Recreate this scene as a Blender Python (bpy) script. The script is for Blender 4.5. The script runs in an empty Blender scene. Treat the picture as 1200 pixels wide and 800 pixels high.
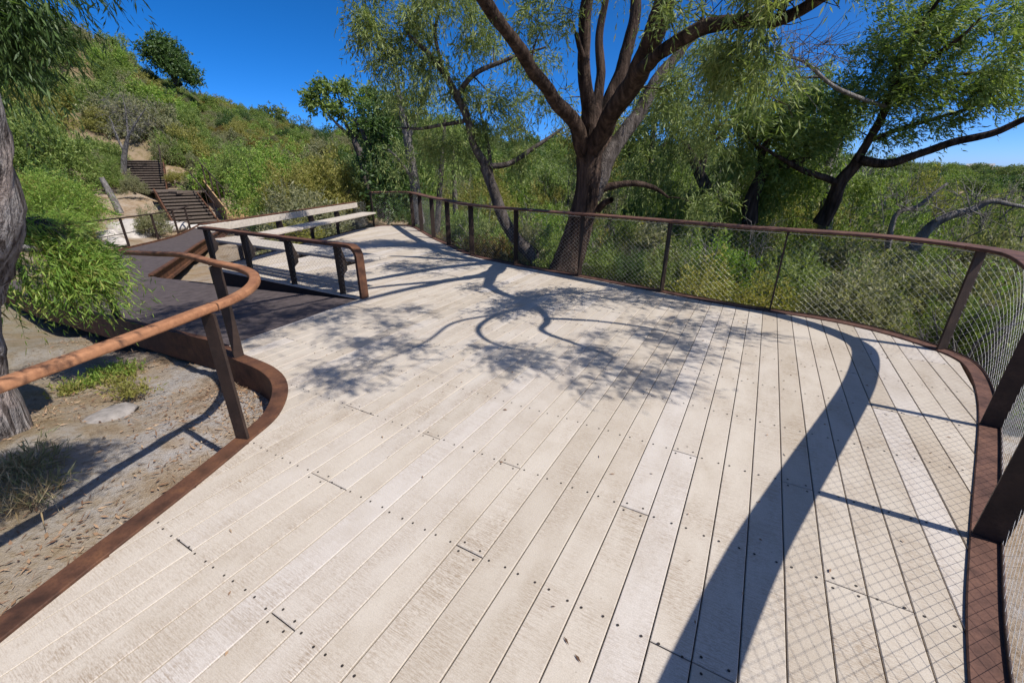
import bpy, bmesh, math, random
import numpy as np
from mathutils import Vector, Matrix, noise as mnoise

# ------------------------------------------------------------------ camera, sky, sun, exposure
SC = bpy.context.scene
COL = SC.collection
H = 1.65
PITCH = math.atan(203/500.)
cam_d = bpy.data.cameras.new('camera'); cam = bpy.data.objects.new('camera', cam_d); COL.objects.link(cam)
cam.location = (0, 0, H); cam.rotation_euler = (math.pi/2-PITCH, 0, 0)
cam_d.lens = 15.0; cam_d.sensor_width = 36; cam_d.clip_start = 0.05; cam_d.clip_end = 4000
SC.camera = cam
SUN_EL = math.radians(51.7); SUN_AZ = math.atan2(.875, -.484)      # azimuth from +Y towards +X
W = bpy.data.worlds.new('World'); SC.world = W; W.use_nodes = True
wn = W.node_tree.nodes; wl = W.node_tree.links
sky = wn.new('ShaderNodeTexSky'); sky.sky_type = 'NISHITA'; sky.sun_disc = False
sky.sun_elevation = SUN_EL; sky.sun_rotation = SUN_AZ
sky.altitude = 2600; sky.air_density = 0.44; sky.dust_density = 6.0; sky.ozone_density = 8.0
hs = wn.new('ShaderNodeHueSaturation'); hs.inputs['Saturation'].default_value = 1.22
wl.new(sky.outputs[0], hs.inputs['Color']); wl.new(hs.outputs[0], wn['Background'].inputs[0]); wn['Background'].inputs[1].default_value = 0.15
sd = bpy.data.lights.new('sun', 'SUN'); sd.energy = 3.9; sd.angle = math.radians(0.53); sd.color = (1, .955, .89)
sun = bpy.data.objects.new('sun', sd); COL.objects.link(sun)
SV = Vector((math.sin(SUN_AZ)*math.cos(SUN_EL), math.cos(SUN_AZ)*math.cos(SUN_EL), math.sin(SUN_EL)))
sun.rotation_euler = SV.to_track_quat('Z', 'Y').to_euler()
SC.view_settings.view_transform = 'Standard'; SC.view_settings.look = 'None'
SC.view_settings.exposure = 0.62; SC.view_settings.gamma = 1.0
SC.render.engine = 'CYCLES'
SC.cycles.max_bounces = 6; SC.cycles.transparent_max_bounces = 4
SC.cycles.diffuse_bounces = 3; SC.cycles.glossy_bounces = 2; SC.cycles.transmission_bounces = 3
SC.cycles.caustics_reflective = False; SC.cycles.caustics_refractive = False

random.seed(7); RNG = np.random.default_rng(11)
CP, SP = math.cos(PITCH), math.sin(PITCH)

def at(u, v, Y):
    """world point seen at photograph pixel (u,v) when it stands Y metres ahead"""
    x = (u-600)/500.; y = (v-400)/500.
    d = SP+y*CP; w = CP-y*SP; t = Y/w
    return np.array((x*t, Y, H-d*t))

# ------------------------------------------------------------------ object helpers
def tag(o, label=None, cat=None, group=None, kind=None):
    if label: o['label'] = label
    if cat: o['category'] = cat
    if group: o['group'] = group
    if kind: o['kind'] = kind
    return o
def empty(name, loc=(0, 0, 0), rz=0):
    o = bpy.data.objects.new(name, None); COL.objects.link(o); o.location = loc; o.rotation_euler = (0, 0, rz)
    o.empty_display_size = .1
    return o
def mesh_obj(name, verts, faces, mat=None, parent=None, smooth=False, wloc=False):
    me = bpy.data.meshes.new(name)
    me.from_pydata([tuple(v) for v in verts], [], [tuple(f) for f in faces]); me.update()
    return link(name, me, mat, parent, smooth)
def link(name, me, mat, parent, smooth=False):
    if mat and not me.materials: me.materials.append(mat)
    if smooth: me.polygons.foreach_set('use_smooth', [True]*len(me.polygons))
    o = bpy.data.objects.new(name, me); COL.objects.link(o)
    if parent: o.parent = parent
    return o
def np_mesh(name, V, F):
    """fast mesh from arrays; F is (n,k)"""
    me = bpy.data.meshes.new(name); n, k = F.shape
    me.vertices.add(len(V)); me.vertices.foreach_set('co', V.astype(np.float32).ravel())
    me.loops.add(n*k); me.loops.foreach_set('vertex_index', F.astype(np.int32).ravel())
    me.polygons.add(n)
    me.polygons.foreach_set('loop_start', np.arange(0, n*k, k, dtype=np.int32))
    me.update(calc_edges=True)
    return me
class MB:
    """collects boxes, plates and sweeps into one mesh"""
    def __init__(s): s.v = []; s.f = []
    def add(s, V, F):
        n = len(s.v); s.v += [tuple(v) for v in V]; s.f += [tuple(i+n for i in f) for f in F]; return s
    def box(s, c, size, X=(1, 0, 0), Y=(0, 1, 0), Z=(0, 0, 1), ch=0.0):
        c = Vector(c); X = Vector(X).normalized(); Y = Vector(Y).normalized(); Z = Vector(Z).normalized()
        hx, hy, hz = [q/2 for q in size]
        if ch <= 0:
            V = [c+X*hx*a+Y*hy*b+Z*hz*d for d in (-1, 1) for a, b in ((-1, -1), (1, -1), (1, 1), (-1, 1))]
            return s.add(V, [(0, 3, 2, 1), (4, 5, 6, 7), (0, 1, 5, 4), (1, 2, 6, 5), (2, 3, 7, 6), (3, 0, 4, 7)])
        V = []
        for d, k in ((-1, ch), (-1+ch/hz, 0), (1-ch/hz, 0), (1, ch)):
            for a, b in ((-1, -1), (1, -1), (1, 1), (-1, 1)):
                V.append(c+X*(hx-k)*a+Y*(hy-k)*b+Z*hz*d)
        F = [(0, 3, 2, 1), (12, 13, 14, 15)]
        for r in range(3):
            for i in range(4): F.append((4*r+i, 4*r+(i+1) % 4, 4*r+4+(i+1) % 4, 4*r+4+i))
        return s.add(V, F)
    def plate(s, poly, origin, A, B, N, th):
        """polygon (a,b) in plane A,B, thickness th along N, centred"""
        o = Vector(origin); A = Vector(A); B = Vector(B); N = Vector(N)
        n = len(poly)
        V = [o+A*a+B*b+N*(-th/2) for a, b in poly]+[o+A*a+B*b+N*(th/2) for a, b in poly]
        F = [tuple(reversed(range(n))), tuple(range(n, 2*n))]+[(i, (i+1) % n, n+(i+1) % n, n+i) for i in range(n)]
        return s.add(V, F)
    def build(s, name, mat, parent=None, smooth=False):
        return mesh_obj(name, s.v, s.f, mat, parent, smooth)

def catmull(P, step):
    """resample a polyline (any dim) with a centripetal-ish Catmull-Rom"""
    P = np.array(P, float); Q = np.vstack([2*P[0]-P[1], P, 2*P[-1]-P[-2]]); out = []
    for i in range(1, len(Q)-2):
        p0, p1, p2, p3 = Q[i-1], Q[i], Q[i+1], Q[i+2]
        n = max(1, int(math.ceil(np.linalg.norm((p2-p1)[:3])/step)))
        for k in range(n):
            t = k/n
            out.append(.5*(2*p1+(p2-p0)*t+(2*p0-5*p1+4*p2-p3)*t*t+(3*p1-p0-3*p2+p3)*t**3))
    out.append(P[-1]); return np.array(out)
def resample(P, step):
    P = np.array(P, float); d = np.r_[0, np.cumsum(np.linalg.norm(np.diff(P, axis=0), axis=1))]
    n = max(2, int(round(d[-1]/step))+1); s = np.linspace(0, d[-1], n)
    return np.stack([np.interp(s, d, P[:, k]) for k in range(P.shape[1])], 1)
def sweep(profile, path, closed_profile=True, caps=True):
    """profile: (offset to the left of travel, z) ; path: (n,3) points"""
    path = np.array(path, float); n = len(path); m = len(profile)
    T = np.gradient(path[:, :2], axis=0); T /= np.linalg.norm(T, axis=1)[:, None]+1e-9
    L = np.stack([-T[:, 1], T[:, 0]], 1)
    V = []; F = []
    for i in range(n):
        for a, b in profile: V.append((path[i, 0]+L[i, 0]*a, path[i, 1]+L[i, 1]*a, path[i, 2]+b))
    mm = m if closed_profile else m-1
    for i in range(n-1):
        for j in range(mm):
            F.append((i*m+j, (i+1)*m+j, (i+1)*m+(j+1) % m, i*m+(j+1) % m))
    if caps and closed_profile:
        F.append(tuple(range(m))); F.append(tuple((n-1)*m+j for j in reversed(range(m))))
    return V, F
def rrect(w, h, r, n=3, z0=0.0):
    """rounded rectangle profile, base at z0"""
    out = []
    for cx, cz, a0 in ((w/2-r, r, -90), (w/2-r, h-r, 0), (-w/2+r, h-r, 90), (-w/2+r, r, 180)):
        for k in range(n+1):
            a = math.radians(a0+90*k/n); out.append((cx+r*math.cos(a), z0+cz+r*math.sin(a)))
    return out
def tube_np(P, R, sides=8, rough=0.0, seed=0, flare=None):
    """tapered tube along 3-D points; rough = relative radial noise"""
    P = np.array(P, float); R = np.array(R, float); n = len(P)
    T = np.gradient(P, axis=0); T /= np.linalg.norm(T, axis=1)[:, None]+1e-9
    up = np.array((0, 0, 1.)) if abs(T[0, 2]) < .8 else np.array((1., 0, 0))
    A = np.cross(T[0], up); A /= np.linalg.norm(A); As = [A]
    for i in range(1, n):
        A = As[-1]-T[i]*np.dot(As[-1], T[i]); A /= np.linalg.norm(A)+1e-9; As.append(A)
    A = np.array(As); B = np.cross(T, A)
    th = np.linspace(0, 2*math.pi, sides, endpoint=False)
    rad = np.repeat(R[:, None], sides, 1)
    if rough:
        for i in range(n):
            for j in range(sides):
                q = P[i]+R[i]*(A[i]*math.cos(th[j])+B[i]*math.sin(th[j]))
                v = mnoise.noise(Vector((q[0]*3+seed, q[1]*3, q[2]*1.3)))*1.0+mnoise.noise(Vector((q[0]*11, q[1]*11+seed, q[2]*3.5)))*.55
                v += mnoise.noise(Vector((q[0]*26, q[1]*26+seed, q[2]*8)))*.3
                rad[i, j] *= 1+rough*v
    V = P[:, None, :]+rad[:, :, None]*(A[:, None, :]*np.cos(th)[None, :, None]+B[:, None, :]*np.sin(th)[None, :, None])
    V = V.reshape(-1, 3)
    i = np.arange(n-1)[:, None]*sides; j = np.arange(sides)[None, :]; j2 = (j+1) % sides
    F = np.stack([i+j, i+j2, i+sides+j2, i+sides+j], -1).reshape(-1, 4)
    return V, F
def join_np(parts):
    V = []; F = []; n = 0
    for v, f in parts: V.append(v); F.append(f+n); n += len(v)
    return np.vstack(V), np.vstack(F)

# ------------------------------------------------------------------ materials
def nodes(name):
    m = bpy.data.materials.new(name); m.use_nodes = True
    nt = m.node_tree; return m, nt, nt.nodes, nt.links, nt.nodes['Principled BSDF']
def N(nt, typ, ins=None, **kw):
    n = nt.nodes.new(typ)
    for k, v in kw.items(): setattr(n, k, v)
    if ins:
        for k, v in ins.items():
            if hasattr(v, 'is_output') or isinstance(v, bpy.types.NodeSocket): nt.links.new(v, n.inputs[k])
            else: n.inputs[k].default_value = v
    return n
def ramp(nt, fac, stops, interp='LINEAR'):
    r = nt.nodes.new('ShaderNodeValToRGB'); r.color_ramp.interpolation = interp
    while len(r.color_ramp.elements) < len(stops): r.color_ramp.elements.new(.5)
    for e, (p, c) in zip(r.color_ramp.elements, stops):
        e.position = p; e.color = (*c, 1) if len(c) == 3 else c
    nt.links.new(fac, r.inputs[0]); return r.outputs[0]
def mixc(nt, fac, a, b, mode='MIX'):
    n = nt.nodes.new('ShaderNodeMix'); n.data_type = 'RGBA'; n.blend_type = mode
    for idx, v in ((0, fac), (6, a), (7, b)):
        if isinstance(v, bpy.types.NodeSocket): nt.links.new(v, n.inputs[idx])
        elif isinstance(v, (int, float)): n.inputs[idx].default_value = v
        else: n.inputs[idx].default_value = (*v, 1)
    return n.outputs[2]
def g(v): return (v, v, v)
def noise_n(nt, vec, scale, detail=4, rough=.55, out=0):
    n = N(nt, 'ShaderNodeTexNoise', {'Scale': scale, 'Detail': detail, 'Roughness': rough})
    if vec is not None: nt.links.new(vec, n.inputs['Vector'])
    return n.outputs[out]
def bump(nt, height, strength, dist, bsdf):
    b = N(nt, 'ShaderNodeBump', {'Height': height, 'Strength': strength, 'Distance': dist})
    nt.links.new(b.outputs[0], bsdf.inputs['Normal']); return b

BA = math.radians(29.5)                    # planks run along BD, rows step along BN
BD = (math.sin(BA), math.cos(BA)); BN = (math.cos(BA), -math.sin(BA))

def mat_deck():
    m, nt, nd, lk, b = nodes('deck_plank')
    co = N(nt, 'ShaderNodeNewGeometry').outputs['Position']
    rot = N(nt, 'ShaderNodeMapping', {'Vector': co}); rot.inputs['Rotation'].default_value = (0, 0, -(math.pi/2-BA))
    v = rot.outputs[0]                                              # x along the plank, y across
    oi = N(nt, 'ShaderNodeObjectInfo').outputs['Random']
    off = N(nt, 'ShaderNodeCombineXYZ', {'X': N(nt, 'ShaderNodeMath', {0: oi, 1: 37.0}, operation='MULTIPLY').outputs[0]}).outputs[0]
    v2 = N(nt, 'ShaderNodeVectorMath', {0: v, 1: off}, operation='ADD').outputs[0]
    base = ramp(nt, oi, [(0, (.50, .435, .355)), (.2, (.555, .49, .41)), (.45, (.53, .465, .385)), (.6, (.575, .52, .465)), (.8, (.53, .47, .395)), (1, (.475, .405, .32))])
    sA = N(nt, 'ShaderNodeMapping', {'Vector': v2}); sA.inputs['Scale'].default_value = (270, 42, 1)
    sL = N(nt, 'ShaderNodeMapping', {'Vector': v2}); sL.inputs['Scale'].default_value = (210, 5, 1)
    brush = N(nt, 'ShaderNodeMath', {0: N(nt, 'ShaderNodeMath', {0: noise_n(nt, sA.outputs[0], 1.0, 3, .6), 1: .62}, operation='MULTIPLY').outputs[0], 1: N(nt, 'ShaderNodeMath', {0: noise_n(nt, sL.outputs[0], 1.0, 2, .5), 1: .38}, operation='MULTIPLY').outputs[0]}, operation='ADD').outputs[0]
    sB = N(nt, 'ShaderNodeMapping', {'Vector': v2}); sB.inputs['Scale'].default_value = (2.2, 5, 1)
    patch = noise_n(nt, sB.outputs[0], 1.0, 4, .6)
    big = noise_n(nt, v, .9, 3, .6)
    pm = ramp(nt, patch, [(.36, g(.08)), (.62, g(1))])
    bm = ramp(nt, brush, [(.43, g(0)), (.60, g(1))])
    bgm = ramp(nt, big, [(.35, g(.35)), (.65, g(1))])
    st = N(nt, 'ShaderNodeMath', {0: pm, 1: bm}, operation='MULTIPLY').outputs[0]
    st = N(nt, 'ShaderNodeMath', {0: st, 1: bgm}, operation='MULTIPLY').outputs[0]
    st = N(nt, 'ShaderNodeMath', {0: st, 1: .80}, operation='MULTIPLY').outputs[0]
    c = mixc(nt, st, base, (.23, .155, .09))
    wash = ramp(nt, noise_n(nt, v2, 3.1, 3), [(.5, g(0)), (.75, g(.3))])
    c = mixc(nt, wash, c, (.33, .26, .18), 'MIX')
    fine = ramp(nt, noise_n(nt, v2, 240, 2), [(.3, g(.80)), (.65, g(1.0))])
    c = mixc(nt, 1.0, c, fine, 'MULTIPLY')
    spk = ramp(nt, noise_n(nt, v2, 60, 2), [(.70, g(0)), (.78, g(.55))])
    c = mixc(nt, spk, c, (.16, .12, .08))
    lk.new(c, b.inputs['Base Color'])
    b.inputs['Roughness'].default_value = .62; b.inputs['Specular IOR Level'].default_value = .3
    bump(nt, brush, .25, .003, b)
    return m
def mat_rust(name, c1, c2, c3, scale=7, rough=.72, metal=0.0):
    m, nt, nd, lk, b = nodes(name)
    co = N(nt, 'ShaderNodeNewGeometry').outputs['Position']
    n1 = noise_n(nt, co, scale, 5, .6); n2 = noise_n(nt, co, scale*9, 3, .6); n3 = noise_n(nt, co, scale*.35, 2)
    c = ramp(nt, n1, [(.3, c1), (.5, c2), (.72, c3)])
    c = mixc(nt, ramp(nt, n2, [(.45, g(0)), (.7, g(.5))]), c, c1)
    c = mixc(nt, ramp(nt, n3, [(.45, g(0)), (.7, g(.55))]), c, c3)
    lk.new(c, b.inputs['Base Color']); b.inputs['Roughness'].default_value = rough
    b.inputs['Specular IOR Level'].default_value = .25; b.inputs['Metallic'].default_value = metal
    bump(nt, n2, .25, .004, b); return m
def mat_ground():
    m, nt, nd, lk, b = nodes('sandy_ground')
    co = N(nt, 'ShaderNodeNewGeometry').outputs['Position']
    n1 = noise_n(nt, co, .55, 5, .6); n2 = noise_n(nt, co, 2.3, 5, .65); n3 = noise_n(nt, co, 26, 4, .7); n4 = noise_n(nt, co, 95, 3, .7)
    n5 = noise_n(nt, co, .06, 4, .6)
    c = ramp(nt, n2, [(.28, (.25, .22, .20)), (.44, (.39, .355, .325)), (.56, (.33, .26, .19)), (.70, (.19, .125, .075))])
    c = mixc(nt, ramp(nt, n3, [(.50, g(0)), (.66, g(.7))]), c, (.17, .115, .07))
    c = mixc(nt, ramp(nt, n4, [(.52, g(0)), (.75, g(.55))]), c, (.46, .41, .36))
    c = mixc(nt, ramp(nt, n1, [(.46, g(0)), (.66, g(.8))]), c, (.33, .22, .115))
    c = mixc(nt, ramp(nt, n5, [(.45, g(0)), (.6, g(.7))]), c, (.16, .14, .07))
    sx = N(nt, 'ShaderNodeSeparateXYZ', {0: co}).outputs[1]
    fy = N(nt, 'ShaderNodeMapRange', {'Value': sx, 'From Min': 8.0, 'From Max': 16.0, 'To Max': .6}).outputs[0]
    c = mixc(nt, fy, c, mixc(nt, ramp(nt, n2, [(.35, g(0)), (.62, g(1))]), (.36, .27, .18), (.20, .135, .075)))
    hz = N(nt, 'ShaderNodeMapRange', {'Value': N(nt, 'ShaderNodeSeparateXYZ', {0: co}).outputs[2], 'From Min': 1.0, 'From Max': 4.0}).outputs[0]
    c = mixc(nt, N(nt, 'ShaderNodeMath', {0: hz, 1: .8}, operation='MULTIPLY').outputs[0], c, mixc(nt, ramp(nt, n2, [(.4, g(0)), (.6, g(1))]), (.20, .135, .08), (.12, .11, .05)))
    lk.new(c, b.inputs['Base Color']); b.inputs['Roughness'].default_value = .95; b.inputs['Specular IOR Level'].default_value = .1
    h = N(nt, 'ShaderNodeMath', {0: n3, 1: n4}, operation='ADD').outputs[0]
    bump(nt, h, .7, .03, b); return m
def mat_bark(name, dark, mid, light, zs=.22, scale=9, patch=None, depth=.04):
    m, nt, nd, lk, b = nodes(name)
    co = N(nt, 'ShaderNodeNewGeometry').outputs['Position']
    mp = N(nt, 'ShaderNodeMapping', {'Vector': co}); mp.inputs['Scale'].default_value = (1, 1, zs)
    n1 = noise_n(nt, mp.outputs[0], scale, 6, .65); n2 = noise_n(nt, mp.outputs[0], scale*4, 4, .6); n3 = noise_n(nt, co, 2.2, 4, .6)
    c = ramp(nt, n1, [(.34, dark), (.5, mid), (.68, light)])
    c = mixc(nt, ramp(nt, n2, [(.4, g(0)), (.66, g(.6))]), c, dark)
    if patch:
        c = mixc(nt, ramp(nt, n3, [(.5, g(0)), (.6, g(.7))]), c, patch)
        mq = N(nt, 'ShaderNodeMapping', {'Vector': co}); mq.inputs['Scale'].default_value = (1, 1, .09)
        c = mixc(nt, ramp(nt, noise_n(nt, mq.outputs[0], 16, 5, .6), [(.40, g(.9)), (.47, g(0))]), c, dark)
    lk.new(c, b.inputs['Base Color']); b.inputs['Roughness'].default_value = .9; b.inputs['Specular IOR Level'].default_value = .15
    h = N(nt, 'ShaderNodeMath', {0: n1, 1: n2}, operation='ADD').outputs[0]
    bump(nt, h, .9, depth, b); return m
def mat_leaf(name, cols, trans=.34, rough=.55, spec=.3, clump=1.2):
    """cols: leaf colours of the plant, drawn at random per leaf, drifting slowly from branch to branch"""
    m, nt, nd, lk, b = nodes(name)
    rnd = N(nt, 'ShaderNodeNewGeometry').outputs['Random Per Island']
    co = N(nt, 'ShaderNodeNewGeometry').outputs['Position']
    nz = noise_n(nt, co, clump, 3)
    f = N(nt, 'ShaderNodeMath', {0: N(nt, 'ShaderNodeMath', {0: rnd, 1: .55}, operation='MULTIPLY').outputs[0],
                                 1: N(nt, 'ShaderNodeMath', {0: nz, 1: .5}, operation='MULTIPLY').outputs[0]}, operation='ADD').outputs[0]
    n = len(cols); c = ramp(nt, f, [(.12+.76*i/(n-1), q) for i, q in enumerate(cols)])
    lk.new(c, b.inputs['Base Color']); b.inputs['Roughness'].default_value = rough; b.inputs['Specular IOR Level'].default_value = spec
    tr = N(nt, 'ShaderNodeBsdfTranslucent'); 
    tc = mixc(nt, 1.0, c, (1.5, 1.6, .8), 'MULTIPLY'); lk.new(tc, tr.inputs[0])
    mx = N(nt, 'ShaderNodeMixShader', {0: trans}); lk.new(b.outputs[0], mx.inputs[1]); lk.new(tr.outputs[0], mx.inputs[2])
    lk.new(mx.outputs[0], nd['Material Output'].inputs[0]); return m
def mat_plain(name, col, rough=.7, spec=.3, metal=0, var=.35, scale=12, bumpd=.003):
    m, nt, nd, lk, b = nodes(name)
    co = N(nt, 'ShaderNodeNewGeometry').outputs['Position']
    n = noise_n(nt, co, scale, 5, .6)
    c = ramp(nt, n, [(.25, tuple(q*(1-var) for q in col)), (.5, col), (.8, tuple(min(1, q*(1+var)) for q in col))])
    lk.new(c, b.inputs['Base Color']); b.inputs['Roughness'].default_value = rough
    b.inputs['Specular IOR Level'].default_value = spec; b.inputs['Metallic'].default_value = metal
    bump(nt, n, .4, bumpd, b); return m

M = dict(
 deck=mat_deck(), ground=mat_ground(),
 rust=mat_rust('rusted_steel', (.040, .020, .013), (.095, .043, .025), (.165, .074, .036), scale=8),
 rust_red=mat_rust('rusted_steel_red', (.055, .028, .021), (.115, .058, .042), (.17, .086, .058), scale=9),
 rust_orange=mat_rust('rusted_steel_orange', (.13, .056, .029), (.28, .125, .061), (.41, .20, .10), scale=6),
 steel=mat_rust('dark_steel', (.012, .009, .008), (.026, .018, .014), (.045, .028, .02), rough=.6),
 steel_warm=mat_rust('brown_steel', (.018, .012, .010), (.034, .022, .017), (.055, .034, .025), rough=.6),
 ramp=mat_plain('ramp_surface', (.085, .068, .066), .8, .2, var=.4, scale=9),
 fascia=mat_plain('dark_fascia', (.018, .012, .010), .8, .2),
 timber=mat_plain('pale_timber', (.44, .39, .33), .75, .2, var=.22, scale=18),
 timber_grey=mat_plain('stair_timber', (.115, .090, .072), .85, .2, var=.4, scale=14),
 wire=mat_plain('steel_wire', (.62, .61, .57), .42, .5, metal=.55, var=.1),
 screw=mat_plain('screw_head', (.035, .028, .024), .6, .3, metal=.1),
 tan_wall=mat_plain('tan_retaining', (.42, .27, .145), .9, .1, var=.3, scale=4),
 rock=mat_plain('limestone', (.45, .41, .37), .95, .1, var=.3, scale=3.5, bumpd=.05),
 stone=mat_plain('grey_stone', (.27, .245, .225), .95, .1, var=.35, scale=14, bumpd=.02),
 concrete=mat_plain('pale_concrete', (.58, .55, .50), .9, .1, var=.15, scale=5),
 bark_main=mat_bark('dark_brown_bark', (.017, .011, .008), (.075, .049, .036), (.185, .125, .092), zs=.14, scale=12, depth=.05),
 bark_grey=mat_bark('grey_bark', (.035, .028, .024), (.12, .10, .088), (.23, .20, .18), zs=.25, scale=12),
 bark_pale=mat_bark('pale_flaking_bark', (.07, .052, .044), (.42, .385, .36), (.66, .63, .61), zs=.16, scale=9, patch=(.44, .35, .30), depth=.07),
 bark_dead=mat_bark('dead_grey_wood', (.09, .08, .072), (.22, .20, .185), (.36, .335, .31), zs=.4, scale=10),
 leaf_main=mat_leaf('peppermint_leaf', [(0.070, 0.106, 0.029), (0.138, 0.183, 0.054), (0.219, 0.266, 0.084), (0.311, 0.319, 0.125)]),
 leaf_bright=mat_leaf('bright_leaf', [(0.052, 0.111, 0.018), (0.120, 0.222, 0.034), (0.216, 0.324, 0.055), (0.309, 0.398, 0.091), (.26, .17, .06)], trans=.35),
 leaf_dark=mat_leaf('dark_leaf', [(0.022, 0.053, 0.012), (0.045, 0.090, 0.020), (0.081, 0.140, 0.033), (0.122, 0.180, 0.047)], spec=.5),
 leaf_olive=mat_leaf('olive_leaf', [(0.103, 0.113, 0.029), (0.198, 0.201, 0.049), (0.290, 0.274, 0.075), (0.373, 0.310, 0.099)]),
 leaf_mid=mat_leaf('mid_green_leaf', [(0.063, 0.103, 0.025), (0.124, 0.183, 0.042), (0.208, 0.274, 0.068), (0.311, 0.347, 0.107)]),
 leaf_grey=mat_leaf('grey_green_leaf', [(0.103, 0.113, 0.061), (0.177, 0.183, 0.094), (0.260, 0.256, 0.135), (0.352, 0.319, 0.178)]),
 leaf_yellow=mat_leaf('yellow_leaf', [(.13, .145, .03), (.23, .235, .045), (.32, .30, .06), (.36, .29, .08)], clump=3),
 leaf_rust=mat_leaf('rusty_leaf', [(.10, .055, .02), (.17, .10, .03), (.20, .15, .04), (.11, .12, .03)], clump=3),
 straw=mat_leaf('straw', [(.20, .14, .07), (.32, .24, .13), (.42, .34, .21)], trans=.1),
 litter=mat_leaf('leaf_litter', [(.10, .05, .03), (.22, .13, .075), (.34, .22, .13), (.42, .33, .23)], trans=.05, clump=2),
 far_leaf=mat_leaf('far_woodland_leaf', [(0.046, 0.078, 0.025), (0.092, 0.132, 0.042), (0.145, 0.183, 0.061), (0.198, 0.219, 0.080)], clump=.2),
 white=mat_plain('white_wall', (.8, .8, .78), .7, .2, var=.05), roof=mat_plain('roof_sheet', (.35, .34, .33), .6, .3, var=.1),
)

# ------------------------------------------------------------------ terrain
GP = np.array([(-2.5,2.6,-.17),(-2.35,3.0,-.27),(-3.4,2.4,-.15),(-3.2,1.2,-.15),(-2.6,0,-.2),(-5,3.3,-.25),(-3.4,3.6,-.3),(-4.3,4.0,-.45),(-6,4.6,-.6),(-5.2,6.2,-.85),
 (-7,7.6,-1.05),(-6.2,9,-1.0),(-7.5,10.5,-1.05),(-9,12,-1.15),(-10.5,14.5,-1.25),(-12,16.5,-1.2),(-12.8,18.5,-1.1),(-10.5,10,-.95),(-13.5,9.5,-.75),(-14,13,-.75),(-14.6,20.6,-.95),(-12.6,22.5,-.65),(-16.4,20.5,-.9),(-15.6,22.0,-.85),(-16.9,23.4,-.5),(-17.4,24,-.25),(-18.6,23.6,-.2),(-18,22,-.45),(-20,23.5,.2),(-15.5,25,.2),(-21.6,26.6,.5),(-22.3,28.0,1.1),
 (-20.6,26,.5),(-23,29.5,1.9),(-25,24,2.0),(-20,18,.6),(-24,15,1.2),(-12,6,-.1),(-18,8,.6),(-8,3,-.1),(-10,-3,0),(-30,10,2.5),
 (-38,45,11.6),(-35,45,9.9),(-32,45,7.6),(-29,45,5.9),(-26,45,4.6),(-22,45,3.6),(-45,40,15),(-50,25,9),(-30,34,5.2),(-26,34,3.6),(-42,60,9),(-20,60,4.2),(-12,60,3.4),(-60,60,14),
 (-10,45,3.5),(0,60,2),(10,80,4.2),(22,80,4.0),(20,60,.8),(-8,25,-.3),(-8,30,.3),(-2,25,-.8),(6,30,-1.5),(-5,18,-.9),(-6,13.5,-.9),(-2.2,13,-.9),(-.5,10.5,-.75),(1,7.6,-.35),(1.4,9.5,-.7),
 (0,4,-.6),(2,3,-.6),(-2,6.5,-.6),(-3.5,9,-.7),(3,6.5,-.55),(5,5,-.75),(5.2,3.2,-.75),(4,1.5,-.7),(3,.2,-.7),(1.5,-2,-.5),(-1,-4,-.4),(8,5,-1.6),(8,9,-1.9),(5,10,-1.5),(12,12,-2.8),(10,1,-1.6),(16,4,-2.8),
 (20,20,-3.8),(10,20,-2.8),(30,10,-4.2),(40,30,-4.5),(30,45,-3),(80,60,-2),(60,100,1.0),(120,90,0),(150,60,0),(60,0,-4),(0,-30,0),(60,-60,0),(-60,-40,4),
 (0,150,6),(60,150,3),(-60,150,8),(200,200,1.6),(260,150,1.2),(300,60,1.0),(0,300,6),(200,300,3),(-200,200,20),(-200,0,12),(0,-300,0),(300,-100,0)], float)
def ground_z(x, y):
    x = np.asarray(x, float); y = np.asarray(y, float); shp = x.shape; x = x.ravel(); y = y.ravel(); out = np.empty_like(x)
    for s in range(0, len(x), 4000):
        X = x[s:s+4000, None]; Y = y[s:s+4000, None]
        d2 = (X-GP[None, :, 0])**2+(Y-GP[None, :, 1])**2+.12
        w = d2**-1.75
        out[s:s+4000] = (w*GP[None, :, 2]).sum(1)/w.sum(1)
    return out.reshape(shp)
def gz(x, y): return float(ground_z(np.array([x]), np.array([y]))[0])

def relief(q): return .05*mnoise.noise(q*.7)+.035*mnoise.noise(q*2.1)+.018*abs(mnoise.noise(q*4.7))+.012*mnoise.noise(q*9)
def build_ground():
    n = 380; t = np.linspace(-1, 1, n)
    ax = np.sinh(t*6.4)/math.sinh(6.4)*700
    X, Y = np.meshgrid(ax-3.0, ax+5.0)
    Z = ground_z(X, Y)
    r = np.hypot(X, Y-4)
    near = np.clip(1-r/60, 0, 1)
    for i in range(n):
        for j in range(n):
            if r[i, j] < 60:
                q = Vector((X[i, j], Y[i, j], 0))
                Z[i, j] += near[i, j]*relief(q)
            elif r[i, j] < 400: Z[i, j] += .8*mnoise.noise(Vector((X[i, j]*.03, Y[i, j]*.03, 3)))
    V = np.stack([X, Y, Z], -1).reshape(-1, 3)
    i, j = np.meshgrid(np.arange(n-1), np.arange(n-1), indexing='ij'); a = (i*n+j).ravel()
    F = np.stack([a, a+1, a+n+1, a+n], -1)
    o = link('ground', np_mesh('ground', V, F), M['ground'], None, True)
    tag(o, kind='structure'); return o
build_ground()

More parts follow.
